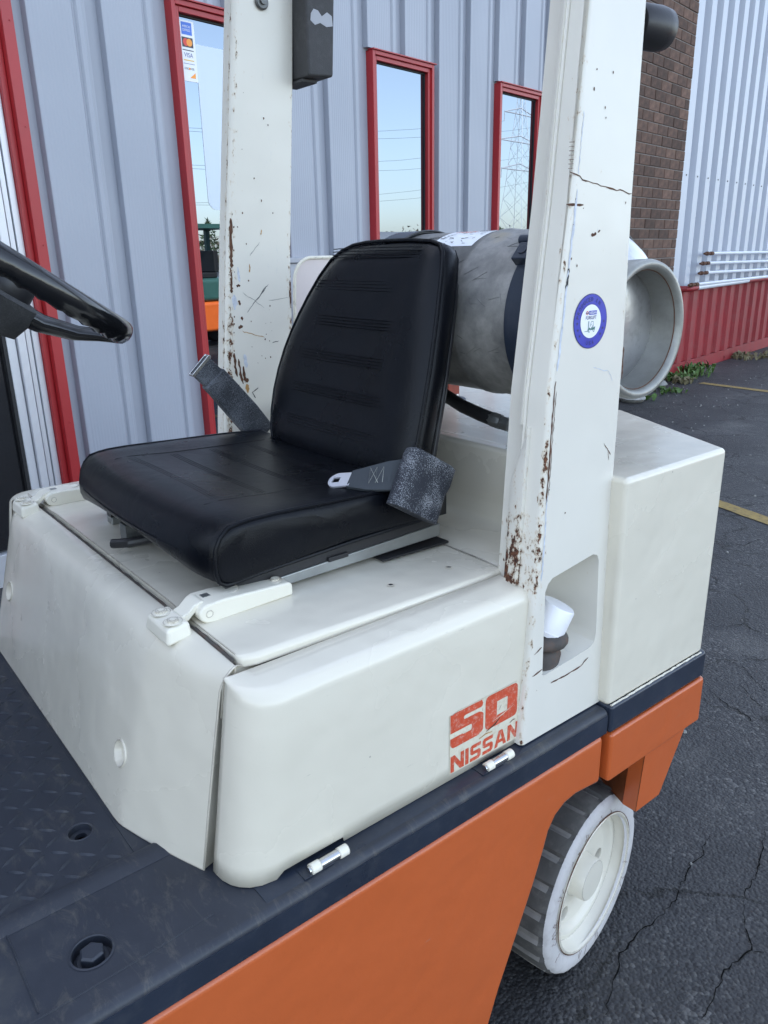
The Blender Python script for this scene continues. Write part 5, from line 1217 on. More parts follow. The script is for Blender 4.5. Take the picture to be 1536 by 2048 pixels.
# rusted rear edge chips and front corner bands
mark(wigp([(1.0775, 1.352), (1.077, 1.325), (1.0778, 1.30)], 5, 0.0006), 0.0017, M['rustmark'])
def corner(z0, z1, u0, w, m_, nm, n=26, jit=0.001):
    pts = []
    for i in range(n + 1):
        z = z0 + (z1 - z0) * i / n; pts.append((tapered(z, PF) + u0 + random.uniform(-jit, jit), z))
    mark(yz(pts), w, m_, nm, off=0.0005)
corner(1.33, 1.58, 0.0105, 0.0022, M['scuffblue'], 'scuff'); corner(1.00, 1.14, 0.011, 0.0018, M['scuffblue'], 'scuff'); corner(1.60, 1.68, 0.010, 0.0008, M['scuffblue'], 'scuff')
corner(1.125, 1.315, 0.0095, 0.0016, M['rustmark'], 'rust_line'); corner(1.14, 1.30, 0.0135, 0.0006, M['rustmark'], 'rust_line')
corner(1.445, 1.475, 0.0100, 0.0020, M['gasket'], 'chip', 8)
# chips scattered over the face
g = G()
for i in range(22):
    z = random.choice([random.uniform(0.75, 1.15), random.uniform(1.45, 1.75)]); u = random.random() ** 1.5; r = random.uniform(0.0006, 0.0018); c = pil_pt(0.06 + 0.9 * u, z, 0.0005)
    if 0.81 < z < 1.02 and c.y > 0.895: continue
    g.add([c + Vector((0, r * cos(a) * random.uniform(0.6, 1.4), r * 1.3 * sin(a) * random.uniform(0.6, 1.4))) for a in [2 * pi * k / 6 for k in range(6)]], [(0, 1, 2, 3, 4, 5)])
g.build('chips', M['rustmark'], pillar, smooth=None)['kind'] = 'stuff'

# round sticker
sc_ = pil_pt(0, 1.397, 0.0007); cyy = 0.988
PN = (Vector((1, 0, 0.019))).normalized(); SU = Vector((0, 1, 0)); SV = PN.cross(SU).normalized()
if SV.z < 0: SV = -SV
sc_ = Vector((tapered(1.397, PX) + 0.0006, cyy, 1.397))
def sp(u, v, o=0.0): return sc_ + SU * u + SV * v + PN * o
def disc(r, o, n=56): 
    g = G(); g.add([sp(r * cos(2 * pi * i / n), r * sin(2 * pi * i / n), o) for i in range(n)], [tuple(range(n))]); return g
rim_ = disc(0.0405, 0.0).build('round_sticker', M['decaldark'], pillar, smooth=None, label='round blue and white sticker')
disc(0.0392, 0.0002).build('blue_ring', M['decalblue'], rim_, smooth=None); disc(0.0252, 0.0004).build('ink_circle', M['decaldark'], rim_, smooth=None); disc(0.0246, 0.0006).build('white_centre', M['decalwhite'], rim_, smooth=None)
g = G(); g.add([sp(-0.0055, 0.0095, 0.0008), sp(0.0135, 0.0095, 0.0008), sp(0.0135, 0.0155, 0.0008), sp(-0.0055, 0.0155, 0.0008)], [(0, 1, 2, 3)]); g.build('name_bar', M['decalblue'], rim_, smooth=None)
text_mesh('NISSAN', 0.0165, 0.0040, sp(-0.0043, 0.0105, 0.0010), SU, SV, 'lettering', M['decalwhite'], rim_, 0.0, 0.01)
text_mesh('FORKLIFT', 0.0255, 0.0052, sp(-0.0125, 0.0028, 0.0008), SU, SV, 'lettering', M['decaldark'], rim_, 0.0, 0.015)
g = G(); n = 20; g.add([sp(-0.0095 + 0.0030 * cos(2 * pi * i / n), 0.0125 + 0.0030 * sin(2 * pi * i / n), 0.0008) for i in range(n)] + [sp(-0.0095 + 0.0019 * cos(2 * pi * i / n), 0.0125 + 0.0019 * sin(2 * pi * i / n), 0.0008) for i in range(n)], [(i, (i + 1) % n, n + (i + 1) % n, n + i) for i in range(n)]); g.build('emblem_ring', M['decalred'], rim_, smooth=None)
g = G(); g.add([sp(-0.0130, 0.0118, 0.0010), sp(-0.0060, 0.0118, 0.0010), sp(-0.0060, 0.0132, 0.0010), sp(-0.0130, 0.0132, 0.0010)], [(0, 1, 2, 3)]); g.build('emblem_bar', M['decaldark'], rim_, smooth=None)
g = G()
def ln(a, b, w=0.0004):
    A = sp(a[0], a[1], 0.0008); B = sp(b[0], b[1], 0.0008); t = (B - A).normalized(); s_ = t.cross(PN) * w; g.add([A - s_, B - s_, B + s_, A + s_], [(0, 1, 2, 3)])
ln((-0.0065, -0.0145), (-0.0050, 0.0005), 0.0005); ln((-0.0052, -0.0145), (-0.0042, 0.0005), 0.0003); ln((-0.0145, -0.0145), (-0.0060, -0.0140), 0.0004)
ln((-0.0015, -0.0080), (0.0010, -0.0005)); ln((0.0010, -0.0005), (0.0060, -0.0005)); ln((0.0060, -0.0005), (0.0062, -0.0100)); ln((0.0005, -0.0060), (0.0022, -0.0042))
ln((0.0020, -0.0092), (0.0045, -0.0092), 0.0008); ln((0.0048, -0.0090), (0.0055, -0.0055), 0.0005)
g.add([sp(a, b, 0.0008) for a, b in ((-0.0050, -0.0130), (0.0105, -0.0130), (0.0112, -0.0080), (0.0060, -0.0095), (0.0, -0.0105), (-0.0035, -0.0085))], [(0, 1, 2, 3, 4, 5)])
for cx2, cy2, r2 in ((-0.0035, -0.0138, 0.0026), (0.0078, -0.0138, 0.0023)):
    g.add([sp(cx2 + r2 * cos(2 * pi * i / 14), cy2 + r2 * sin(2 * pi * i / 14), 0.0009) for i in range(14)], [tuple(range(14))])
g.build('truck_drawing', M['decalgreen'], rim_, smooth=None)
g = G()
for cx2, cy2, r2 in ((-0.0035, -0.0138, 0.0015), (0.0078, -0.0138, 0.0013)): g.add([sp(cx2 + r2 * cos(2 * pi * i / 12), cy2 + r2 * sin(2 * pi * i / 12), 0.0011) for i in range(12)], [tuple(range(12))])
g.build('drawn_hub', M['decalwhite'], rim_, smooth=None)
def arc_text(s, r, a_mid, da, size, flip=False):
    for i, ch in enumerate(s):
        if ch == ' ': continue
        a = a_mid + (i - (len(s) - 1) / 2) * (da if flip else -da)
        ux = SU * (-sin(a)) + SV * cos(a); 
        if not flip: ux = -ux
        uz = SU * cos(a) + SV * sin(a)
        if flip: uz = -uz
        p = sp(r * cos(a), r * sin(a), 0.0006) - ux * size * 0.36 - uz * size * 0.5
        text_mesh(ch, size * (0.25 if ch in 'I.' else 0.72), size if ch != '.' else size * 0.2, p, ux, uz, 'lettering', M['decaldark'], rim_, 0.0, 0.01)
arc_text('PRODUCED IN', 0.0322, pi / 2 + 0.35, 0.2, 0.0062); arc_text('USA', 0.0322, -pi / 2, 0.22, 0.0062, True)
g = G()
for a in (radians(183), radians(201), radians(219), radians(-3), radians(-21), radians(-39)):
    P = [sp(0.0322 * cos(a) + rr * cos(pi / 2 + k * pi / 5), 0.0322 * sin(a) + rr * sin(pi / 2 + k * pi / 5), 0.0006) for k in range(10) for rr in [0.0030 if k % 2 == 0 else 0.0012]]
    g.add(P, [tuple(range(10))])
g.build('stars', M['decaldark'], rim_, smooth=None)

# filler pipe and white cap in the pocket
fa = Vector((-0.765, 0.940, 0.842)); fd = Vector((-0.02, 0.20, 0.95)).normalized()
g = G(); g.lathe([(-0.02, 0.036), (0.004, 0.038), (0.012, 0.034), (0.016, 0.028)], fa, (0.05, 0.06, 1), 30, 0, True); flr = g.build('filler_boot', M['rubberold'], pillar, smooth=60)
g = G(); R0 = 0.033; pts = [fa + Vector((0.002, 0.004, 0.029)) + Vector((cos(a) * R0, sin(a) * R0, -0.002 * sin(a))) for a in [2 * pi * i / 26 for i in range(26)]]; g.tube(pts, 0.0125, 12, closed=True); g.build('rubber_ring', M['rubberold'], pillar, smooth=80)
g = G(); ca = fa + Vector((0.0, 0.004, 0.026)); cdx = Vector((0.22, 0.38, 0.90)).normalized(); g.lathe([(-0.006, 0.023), (0.018, 0.0235)], ca, cdx, 28, 0, True); g.build('filler_neck', M['blackdusty'], pillar, smooth=50)
g = G(); g.lathe([(0.014, 0.0325), (0.022, 0.0335), (0.0225, 0.0322), (0.064, 0.0300), (0.0675, 0.0275), (0.0682, 0.010), (0.0682, 0.0001)], ca, cdx, 36, 0); g.lathe([(0.014, 0.0325), (0.014, 0.0001)], ca, cdx, 36, 0); g.build('filler_cap', M['capwhite'], pillar, smooth=50)
# round black lamp behind the pillar
g = G(); g.lathe([(0.0, 0.026), (0.006, 0.029), (0.046, 0.030), (0.062, 0.028), (0.069, 0.021), (0.071, 0.0001)], (-0.772, 1.093, 1.808), (0.12, 1, 0.0), 30, 0); g.lathe([(0, 0.026), (0, 0.0001)], (-0.772, 1.093, 1.808), (0.12, 1, 0.0), 30, 0); g.build('rear_lamp', M['black'], pillar, smooth=50)

# ---- far guard pillar
fp = bpy.data.objects.new('guard_pillar', None); COL.objects.link(fp); fp.parent = T; fp.location = Vector((-1.80, 1.0, 0.7)) - Vector(T.location); fp['label'] = 'far guard pillar, badly chipped and scratched inside face'
FX = [(0.70, -1.795), (2.3, -1.715)]
FF = [(0.70, 0.873), (1.1, 0.893), (1.50, 0.925), (2.03, 0.975), (2.3, 1.0)]; FR = [(0.70, 1.125), (1.34, 1.103), (1.5, 1.104), (1.9, 1.125), (2.3, 1.14)]
def far_ring(z):
    x = tapered(z, FX); f = tapered(z, FF); r_ = tapered(z, FR); P = [(x - 0.042, f, z), (x - 0.030, f, z), (x - 0.0135, f, z), (x - 0.012, f + 0.004, z), (x - 0.0105, f, z)]
    for i in range(5):
        a = pi / 2 * i / 4; P.append((x - 0.010 + 0.010 * sin(a), f + 0.010 - 0.010 * cos(a), z))
    for i in range(1, 9): P.append((x, f + 0.010 + (r_ - f - 0.014) * i / 9, z))
    P += [(x, r_ - 0.003, z), (x - 0.003, r_, z), (x - 0.042, r_, z)]
    return P
def wear_far(co):
    z = co.z; x = tapered(z, FX); f = tapered(z, FF); r_ = tapered(z, FR)
    if co.x < x - 0.035: return 0
    d = abs(co.y - f - 0.012); w1 = math.exp(-(d / 0.010) ** 2) * (0.78 if z < 1.35 else 0.62 if z < 1.6 else 0.4)
    w2 = 0.75 * math.exp(-((co.y - r_) / 0.005) ** 2) * (1 if 1.25 < z < 1.55 else 0.5)
    w3 = 0.5 * math.exp(-((co.x - x + 0.012) / 0.004) ** 2)
    return min(1, max(w1, w2, w3))
g = G(); g.loft([far_ring(0.7095 + 1.4905 * i / 220) for i in range(221)]); g.build('post', M['pillar'], fp, smooth=40, wear=wear_far)
def far_pt(y, z, off=0.0): return Vector((tapered(z, FX) + off, y, z))
def fmark(pts, w, m_, nm='rust_line', n=5, j=0.0012):
    out = []
    for a, b in zip(pts, pts[1:]):
        for i in range(n): t = i / n; out.append((a[0] + (b[0] - a[0]) * t + random.uniform(-j, j), a[1] + (b[1] - a[1]) * t + random.uniform(-j, j)))
    out.append(pts[-1]); mark(out, w, m_, nm, fp, far_pt, 0.0005)
fmark([(0.9400, 1.585), (0.9380, 1.55), (0.9360, 1.50), (0.9340, 1.475)], 0.0042, M['rustmark']); fmark([(0.934, 1.465), (0.932, 1.43), (0.930, 1.415)], 0.0032, M['rustmark'])
fmark([(0.945, 1.43), (0.955, 1.433)], 0.004, M['rustmark']); fmark([(0.950, 1.398), (0.952, 1.385)], 0.003, M['rustmark']); fmark([(0.945, 1.33), (0.957, 1.335)], 0.0035, M['rustmark']); fmark([(0.955, 1.358), (0.957, 1.348)], 0.003, M['rustmark'])
fmark([(0.928, 1.27), (0.930, 1.235), (0.934, 1.21)], 0.0038, M['rustmark']); fmark([(0.940, 1.255), (0.944, 1.215), (0.950, 1.19)], 0.003, M['rustmark']); fmark([(0.952, 1.235), (0.956, 1.20), (0.966, 1.196)], 0.0045, M['rustmark'])
fmark([(0.960, 1.188), (0.962, 1.165)], 0.005, M['rustlight']); fmark([(0.955, 1.322), (0.985, 1.312), (1.018, 1.302)], 0.0009, M['rustlight']); fmark([(0.985, 1.482), (0.984, 1.462)], 0.0018, M['rustlight']); fmark([(1.022, 1.56), (1.020, 1.548)], 0.0014, M['rustlight'])
fmark([(0.938, 1.41), (0.938, 1.375)], 0.0055, M['scuffblue'], 'scuff'); fmark([(0.952, 1.475), (0.955, 1.44)], 0.003, M['scuffblue'], 'scuff'); fmark([(0.957, 1.265), (0.962, 1.23)], 0.005, M['scuffblue'], 'scuff')
fmark([(0.972, 1.366), (0.99, 1.387), (1.02, 1.415), (1.035, 1.432)], 0.0008, M['dullsteel'], 'scratch'); fmark([(1.0, 1.395), (1.03, 1.428)], 0.0012, M['dullsteel'], 'scratch'); fmark([(0.985, 1.50), (1.015, 1.532)], 0.0005, M['dullsteel'], 'scratch'); fmark([(1.035, 1.392), (1.095, 1.398)], 0.0005, M['dullsteel'], 'scratch'); fmark([(0.96, 1.415), (1.0, 1.39), (1.02, 1.375)], 0.0005, M['dullsteel'], 'scratch')
fmark([(0.985, 1.148), (0.975, 1.165), (0.993, 1.175)], 0.0012, M['gasket'], 'scratch'); fmark([(1.04, 1.285), (1.06, 1.29)], 0.0008, M['dullsteel'], 'scratch'); fmark([(1.0985, 1.44), (1.0985, 1.41), (1.0985, 1.37)], 0.002, M['rustmark'])
g = G()
for i in range(40):
    z = random.uniform(1.12, 1.9) if i % 2 else random.uniform(1.15, 1.5); f = tapered(z, FF); c = far_pt(f + 0.012 + random.random() ** 1.6 * 0.12, z, 0.0005); r = random.uniform(0.0006, 0.0022)
    g.add([c + Vector((0, r * cos(a) * random.uniform(0.5, 1.5), r * 1.2 * sin(a) * random.uniform(0.5, 1.5))) for a in [2 * pi * k / 6 for k in range(6)]], [(0, 1, 2, 3, 4, 5)])
g.build('chips', M['rustmark'], fp, smooth=None)['kind'] = 'stuff'
g = G(); g.lathe([(0, 0.016), (0.004, 0.017), (0.008, 0.014), (0.008, 0.008), (0.013, 0.007), (0.013, 0.0001)], far_pt(1.045, 2.040, 0.0), (1, 0, 0), 22, 0); g.build('bolt', M['dullsteel'], fp, smooth=30)
# black box behind the far pillar
g = G(); g.hexa([(-1.80, 1.128, 1.893), (-1.672, 1.128, 1.893), (-1.672, 1.198, 1.897), (-1.80, 1.198, 1.897), (-1.80, 1.128, 2.16), (-1.672, 1.128, 2.16), (-1.672, 1.215, 2.16), (-1.80, 1.215, 2.16)]); bx_ = g.build('rear_speaker_box', M['darkgrey'], fp, bevel=0.006, seg=3)
g = G(); g.box(-1.79, -1.70, 1.128, 1.17, 1.885, 1.8925); g.build('box_foot', M['darkgrey'], bx_, bevel=0.002)
g = G(); ysx = [(1.140, 2.020), (1.148, 2.030), (1.160, 2.028), (1.170, 2.018), (1.185, 2.028), (1.198, 2.022), (1.200, 2.002), (1.182, 1.998), (1.165, 2.004), (1.150, 1.998), (1.138, 2.006)]
g.add([(-1.6712, y, z) for y, z in ysx], [tuple(range(len(ysx)))]); g.build('glue_residue', M['greybox'], bx_, smooth=None)
# overhead guard (above the picture) carried by the posts
g = G()
for x in (-0.79, -1.76): g.box(x - 0.03, x + 0.03, -0.95, 1.10, 2.201, 2.26)
for y in (-0.9, -0.6, -0.3, 0.0, 0.3, 0.6, 0.9, 1.06): g.box(-1.729, -0.821, y - 0.015, y + 0.015, 2.215, 2.255)
g.build('overhead_guard', M['pillar'], T, bevel=0.004)
g = G()
for x in (-0.79, -1.76): g.hexa([(x - 0.03, -0.98, 0.7), (x + 0.03, -0.98, 0.7), (x + 0.03, -0.92, 0.7), (x - 0.03, -0.92, 0.7), (x - 0.03, -0.93, 2.2), (x + 0.03, -0.93, 2.2), (x + 0.03, -0.87, 2.2), (x - 0.03, -0.87, 2.2)])
g.build('front_post', M['pillar'], T, bevel=0.004)
g = G(); g.box(-1.9, -0.735, -1.2, -0.701, 0.2, 0.70); g.build('front_body', M['orange'], T, bevel=0.01)
g = G(); g.hexa([(-1.88, -0.75, 0.706), (-0.80, -0.75, 0.706), (-0.80, -0.42, 0.706), (-1.88, -0.42, 0.706), (-1.80, -0.75, 1.30), (-0.88, -0.75, 1.30), (-0.88, -0.60, 1.30), (-1.80, -0.60, 1.30)]); g.build('dashboard', M['black'], T, bevel=0.01)
for x in (-1.0, -1.68):
    g = G(); g.box(x - 0.06, x + 0.06, -1.45, -1.25, 0.1, 2.3); g.build('mast_rail', M['black'], T, bevel=0.005)
g = G(); g.box(-1.75, -0.95, -1.40, -1.28, 1.9, 2.1); g.box(-1.75, -0.95, -1.40, -1.28, 0.3, 0.6); g.build('mast_crosspiece', M['black'], T)
for x in (-0.78, -1.86):
    g = G(); g.lathe([(-0.2, 0.20), (-0.19, 0.27), (-0.01, 0.27), (0, 0.25), (0, 0.0001)], (x + 0.05, -0.95, 0.27), (1, 0, 0), 30, 0); g.build('front_wheel', M['tyretread'], T)

# ---- decals of the hood door
DX = -0.7388
def dp(y, z, o=0.0): return Vector((DX + o, y, z))
g = G(); bk_poly = [(0.7055, 0.720), (0.866, 0.7175), (0.866, 0.768), (0.8665, 0.815), (0.858, 0.829), (0.80, 0.8285), (0.724, 0.829), (0.712, 0.823), (0.7085, 0.8265), (0.705, 0.826)]
dec = g.add([dp(y, z, 0.0002) for y, z in bk_poly], [tuple(range(len(bk_poly)))]).build('model_decal', M['decalcream'], door, smooth=None, label='orange-red 50 NISSAN decal, weathered')
def shape(name, loops, m_=M['decalred'], o=0.0005):
    """outer loop with optional hole loop, triangulated by a curve fill"""
    cu = bpy.data.curves.new(name, 'CURVE'); cu.dimensions = '2D'; cu.fill_mode = 'BOTH'
    for lp in loops:
        s = cu.splines.new('POLY'); s.points.add(len(lp) - 1); s.use_cyclic_u = True
        for i, (a, b) in enumerate(lp): s.points[i].co = (a, b, 0, 1)
    t = bpy.data.objects.new(name, cu); COL.objects.link(t); dg = bpy.context.evaluated_depsgraph_get(); me = bpy.data.meshes.new_from_object(t.evaluated_get(dg))
    bpy.data.objects.remove(t); bpy.data.curves.remove(cu)
    for v in me.vertices: v.co = dp(v.co.x, v.co.y, o)
    me.materials.clear(); me.materials.append(m_); return link(name, me, m_, dec)
def rnd(pts, r, n=4):
    """round the corners flagged with True"""
    out = []; L = len(pts)
    for i, (x, y, f) in enumerate(pts):
        if not f: out.append((x, y)); continue
        a = Vector(pts[i - 1][:2]); b = Vector((x, y)); c = Vector(pts[(i + 1) % L][:2]); p = b + (a - b).normalized() * r; q = b + (c - b).normalized() * r
        for k in range(n + 1): t = k / n; v = p * (1 - t) ** 2 + b * 2 * t * (1 - t) + q * t * t; out.append((v.x, v.y))
    return out
zb, zt = 0.7655, 0.8275; H5 = zt - zb
def Z(v): return zb + H5 * v
five = [(0.7065, 0.985, 0), (0.7120, 0.97, 0), (0.7165, 1.0, 1), (0.7750, 1.0, 0), (0.7775, 0.90, 0), (0.7765, 0.80, 1), (0.7360, 0.80, 1), (0.7350, 0.69, 1), (0.7700, 0.69, 1), (0.7790, 0.60, 1), (0.7790, 0.10, 1), (0.7680, 0.0, 1), (0.7120, 0.0, 1), (0.7065, 0.10, 1), (0.7065, 0.30, 0), (0.7330, 0.30, 0), (0.7345, 0.27, 0), (0.7530, 0.27, 1), (0.7535, 0.45, 1), (0.7065, 0.45, 0)]
shape('numeral', [rnd([(y, Z(v), f) for y, v, f in five], 0.0035)])
zo = rnd([(0.7835, Z(0.0), 1), (0.8590, Z(0.0), 1), (0.8590, Z(1.0), 1), (0.7835, Z(1.0), 1)], 0.010); zi = [(0.8100, Z(0.30)), (0.8350, Z(0.30)), (0.8350, Z(0.72)), (0.8100, Z(0.72))]
shape('numeral', [zo, zi[::-1]])
def letter(kind, y0, w):
    z0, z1 = 0.7215, 0.7515; h = z1 - z0; q = lambda a, b: (y0 + a * w, z0 + b * h)
    if kind == 'N': L = [q(0, 0), q(0.26, 0), q(0.26, 0.62), q(0.70, 0), q(1, 0), q(1, 1), q(0.74, 1), q(0.74, 0.40), q(0.30, 1), q(0, 1)]
    if kind == 'I': L = [q(0, 0), q(1, 0), q(1, 1), q(0, 1)]
    if kind == 'A': return [[q(0, 0), q(0.26, 0), q(0.32, 0.22), q(0.68, 0.22), q(0.74, 0), q(1, 0), q(0.66, 1), q(0.34, 1)], [q(0.38, 0.42), q(0.50, 0.80), q(0.62, 0.42)]]
    if kind == 'S': L = [q(0.02, 0.0), q(0.80, 0), q(0.97, 0.14), q(0.97, 0.48), q(0.82, 0.60), q(0.30, 0.60), q(0.30, 0.78), q(0.95, 0.78), q(0.98, 1.0), q(0.18, 1.0), q(0.03, 0.88), q(0.03, 0.50), q(0.18, 0.38), q(0.68, 0.38), q(0.68, 0.21), q(0.02, 0.21)]
    return [L]
yy = 0.7075
for ch, w in (('N', 0.0295), ('I', 0.0075), ('S', 0.0255), ('S', 0.0255), ('A', 0.0285), ('N', 0.0260)):
    lp = letter(ch, yy, w); shape('lettering', lp); yy += w + 0.0027
def dmark(pts, w, m_, nm='rust_line'):
    g = G(); P = [dp(y, z, 0.0008) for y, z in pts]; n = len(P); L = []; R_ = []
    for i, p in enumerate(P):
        t = (P[min(i + 1, n - 1)] - P[max(0, i - 1)]).normalized(); s_ = Vector((0, -t.z, t.y)); ww = w * random.uniform(0.4, 1.4) * (0.3 if i in (0, n - 1) else 1); L.append(p + s_ * ww); R_.append(p - s_ * ww)
    g.add(L + R_, [(i, i + 1, n + i + 1, n + i) for i in range(n - 1)]); g.build(nm, m_, dec, smooth=None)
dmark([(0.786, 0.764), (0.795, 0.766), (0.806, 0.769), (0.818, 0.777)], 0.0018, M['rustmark']); dmark([(0.842, 0.756), (0.850, 0.759), (0.855, 0.758)], 0.0016, M['rustmark']); dmark([(0.770, 0.757), (0.785, 0.760), (0.800, 0.758)], 0.0025, M['rustlight']); dmark([(0.815, 0.792), (0.820, 0.800)], 0.0012, M['rustmark']); dmark([(0.7765, 0.812), (0.777, 0.806)], 0.0008, M['rustmark'])
dmark([(0.80, 0.776), (0.825, 0.781), (0.85, 0.788)], 0.0007, M['decalcream'], 'scratch'); dmark([(0.788, 0.808), (0.81, 0.811)], 0.0004, M['decalcream'], 'scratch'); dmark([(0.777, 0.74), (0.782, 0.737)], 0.0016, M['decalcream'], 'scratch')

# ---- rear wheel
wa = radians(9); wn_ = Vector((cos(wa), sin(wa), 0)); wt = Vector((-sin(wa), cos(wa), 0)); wc = Vector((-0.759, 1.159, 0.205))
whl = bpy.data.objects.new('rear_wheel', None); COL.objects.link(whl); whl.parent = T; whl.location = wc - Vector(T.location)
def wp(axial, r, a): return wc + wn_ * axial + wt * (r * cos(a)) + UP * (r * sin(a))
random.seed(5)
g = G(); n = 192; prof = [(-0.150, 0.165), (-0.148, 0.196), (-0.138, 0.2035), (-0.05, 0.2045), (-0.018, 0.2035), (-0.008, 0.1985)]
ng = 22; rings = []
for ax, r in prof:
    ring = []
    for i in range(n):
        ph = (i / n * ng) % 1.0; skew = 0
        groove = 0.006 if ph < 0.24 else 0.0
        if ax < -0.14: groove *= 0.4
        ring.append(wp(ax, r - groove + random.uniform(-0.0006, 0.0006), 2 * pi * i / n))
    rings.append(ring)
g.loft(rings, caps=False)
g.mi = [1 if ((i % n) / n * ng) % 1.0 < 0.24 and (i // n) in (1, 2, 3) else 0 for i in range(len(g.f))]
tyre = g.build('tyre', None, whl, smooth=30, ms=[M['tyretread'], M['groovedust']])
g = G(); rings = []
for ax, r in [(-0.009, 0.1978), (-0.003, 0.1935), (0.0, 0.186), (0.0, 0.170), (-0.003, 0.158), (-0.006, 0.150)]:
    rings.append([wp(ax, r - (0.0022 if ((i / n * ng) % 1.0 < 0.24 and r > 0.19) else 0) + random.uniform(-0.0003, 0.0003), 2 * pi * i / n) for i in range(n)])
g.loft(rings, caps=False); g.build('sidewall', M['tyrewhite'], tyre, smooth=50)
# cracks in the sidewall paint
g = G()
for i in range(26):
    a = random.uniform(0, 2 * pi); r = random.uniform(0.152, 0.160); pts = []
    for k in range(6): pts.append(wp(0.0008 if r > 0.158 else -0.003, r, a)); r += random.uniform(0.002, 0.006); a += random.uniform(-0.03, 0.03)
    g.tube([p for p in pts], 0.00032, 4)
g.build('crack', M['rustmark'], tyre, smooth=None)['kind'] = 'stuff'
def fill2d(name, loops, fn_, m_, parent):
    cu = bpy.data.curves.new(name, 'CURVE'); cu.dimensions = '2D'; cu.fill_mode = 'BOTH'
    for lp in loops:
        sp_ = cu.splines.new('POLY'); sp_.points.add(len(lp) - 1); sp_.use_cyclic_u = True
        for i, (a, b) in enumerate(lp): sp_.points[i].co = (a, b, 0, 1)
    t = bpy.data.objects.new(name, cu); COL.objects.link(t); dg = bpy.context.evaluated_depsgraph_get(); me = bpy.data.meshes.new_from_object(t.evaluated_get(dg))
    bpy.data.objects.remove(t); bpy.data.curves.remove(cu)
    for v in me.vertices: v.co = fn_(v.co.x, v.co.y)
    me.materials.clear(); return link(name, me, m_, parent)
wc2 = wc + wt * 0.008 - UP * 0.003
def wq2(ax, x, y): return wc2 + wn_ * ax + wt * x + UP * y
g = G(); g.lathe([(-0.012, 0.1575), (-0.001, 0.1560), (0.0005, 0.1540), (0.0, 0.1515), (-0.005, 0.1495), (-0.028, 0.1450), (-0.031, 0.1425), (-0.031, 0.1380), (-0.0285, 0.1340), (-0.0285, 0.1290), (-0.032, 0.1250), (-0.040, 0.1190), (-0.042, 0.1120)], wc2, wn_, 96); rm = g.build('rim', M['wheelwhite'], whl, smooth=45)
circ = lambda cx, cy, r, n: [(cx + r * cos(2 * pi * i / n), cy + r * sin(2 * pi * i / n)) for i in range(n)]
HA = [radians(a_) for a_ in (-8, 112, 232)]
fill2d('disc', [circ(0, 0, 0.1122, 72)] + [circ(0.090 * cos(a_), 0.090 * sin(a_), 0.0165, 28)[::-1] for a_ in HA], lambda x, y: wq2(-0.042, x, y), M['wheelwhite'], whl)
for a_ in HA:
    g = G(); g.lathe([(0.0, 0.0165), (-0.001, 0.0160), (-0.012, 0.0158)], wq2(-0.042, 0.090 * cos(a_), 0.090 * sin(a_)), wn_, 28); g.build('hand_hole', M['wheelwhite'], whl)
g = G(); g.lathe([(-0.075, 0.13), (-0.075, 0.0001)], wc2, wn_, 40); g.build('brake_back', M['gasket'], whl)
g = G(); g.lathe([(-0.0418, 0.0505), (-0.036, 0.0480), (-0.012, 0.0465), (-0.0085, 0.0445), (-0.0080, 0.03), (-0.0080, 0.0001)], wc2, wn_, 56); g.build('hub', M['wheelwhite'], whl, smooth=40)
g = G(); pts = [wq2(-0.0015, 0.1572 * cos(2 * pi * i / 60), 0.1572 * sin(2 * pi * i / 60)) for i in range(60)]; g.tube(pts, [0.0005 + 0.0008 * abs(sin(i * 0.37)) for i in range(60)], 6, closed=True); g.build('rust_ring', M['rustmark'], whl)

# ---- gas bottle lying across the counterweight
tank = thing('gas_cylinder', 'scratched aluminium gas cylinder strapped across the back of the forklift', 'gas cylinder', (-1.05, 1.17, 1.225))
TC = Vector((0, 1.172, 1.383)); R_T = 0.155
def tp_(x, dy=0, dz=0): return Vector((x, TC.y + dy, TC.z + dz))
g = G(); g.lathe([(-1.455 , 0.06), (-1.44, 0.10), (-1.415, 0.135), (-1.385, 0.150), (-1.36, R_T), (-1.079, R_T), (-1.077, R_T + 0.0025), (-1.070, R_T + 0.003), (-1.063, R_T + 0.0025), (-1.061, R_T), (-0.880, R_T), (-0.862, 0.152), (-0.843, 0.144), (-0.825, 0.131), (-0.812, 0.116)], TC, (1, 0, 0), 96); g.build('body', M['tank'], tank, smooth=60)
g = G(); g.lathe([(-0.8435, 0.1445), (-0.8245, 0.1315), (-0.811, 0.116), (-0.801, 0.098), (-0.795, 0.075), (-0.791, 0.04), (-0.790, 0.0001)], TC, (1, 0, 0), 96); g.build('dome', M['tankbright'], tank, smooth=80)
g = G(); yo = -0.028
cc_ = TC + Vector((0, yo, -0.012))
g.lathe([(-0.812, 0.109), (-0.790, 0.111), (-0.765, 0.1125), (-0.749, 0.113), (-0.742, 0.1105), (-0.740, 0.104), (-0.744, 0.0985), (-0.750, 0.0965), (-0.770, 0.095), (-0.803, 0.094), (-0.806, 0.094)], cc_, (1, 0, 0), 96); g.build('collar', M['collar'], tank, smooth=60)
g = G(); pts = [cc_ + Vector((-0.7505, 0.0963 * cos(a), 0.0963 * sin(a))) for a in [2 * pi * i / 60 for i in range(60)]]; g.tube(pts, 0.0010, 5, closed=True); g.build('collar_seam', M['rustmark'], tank)
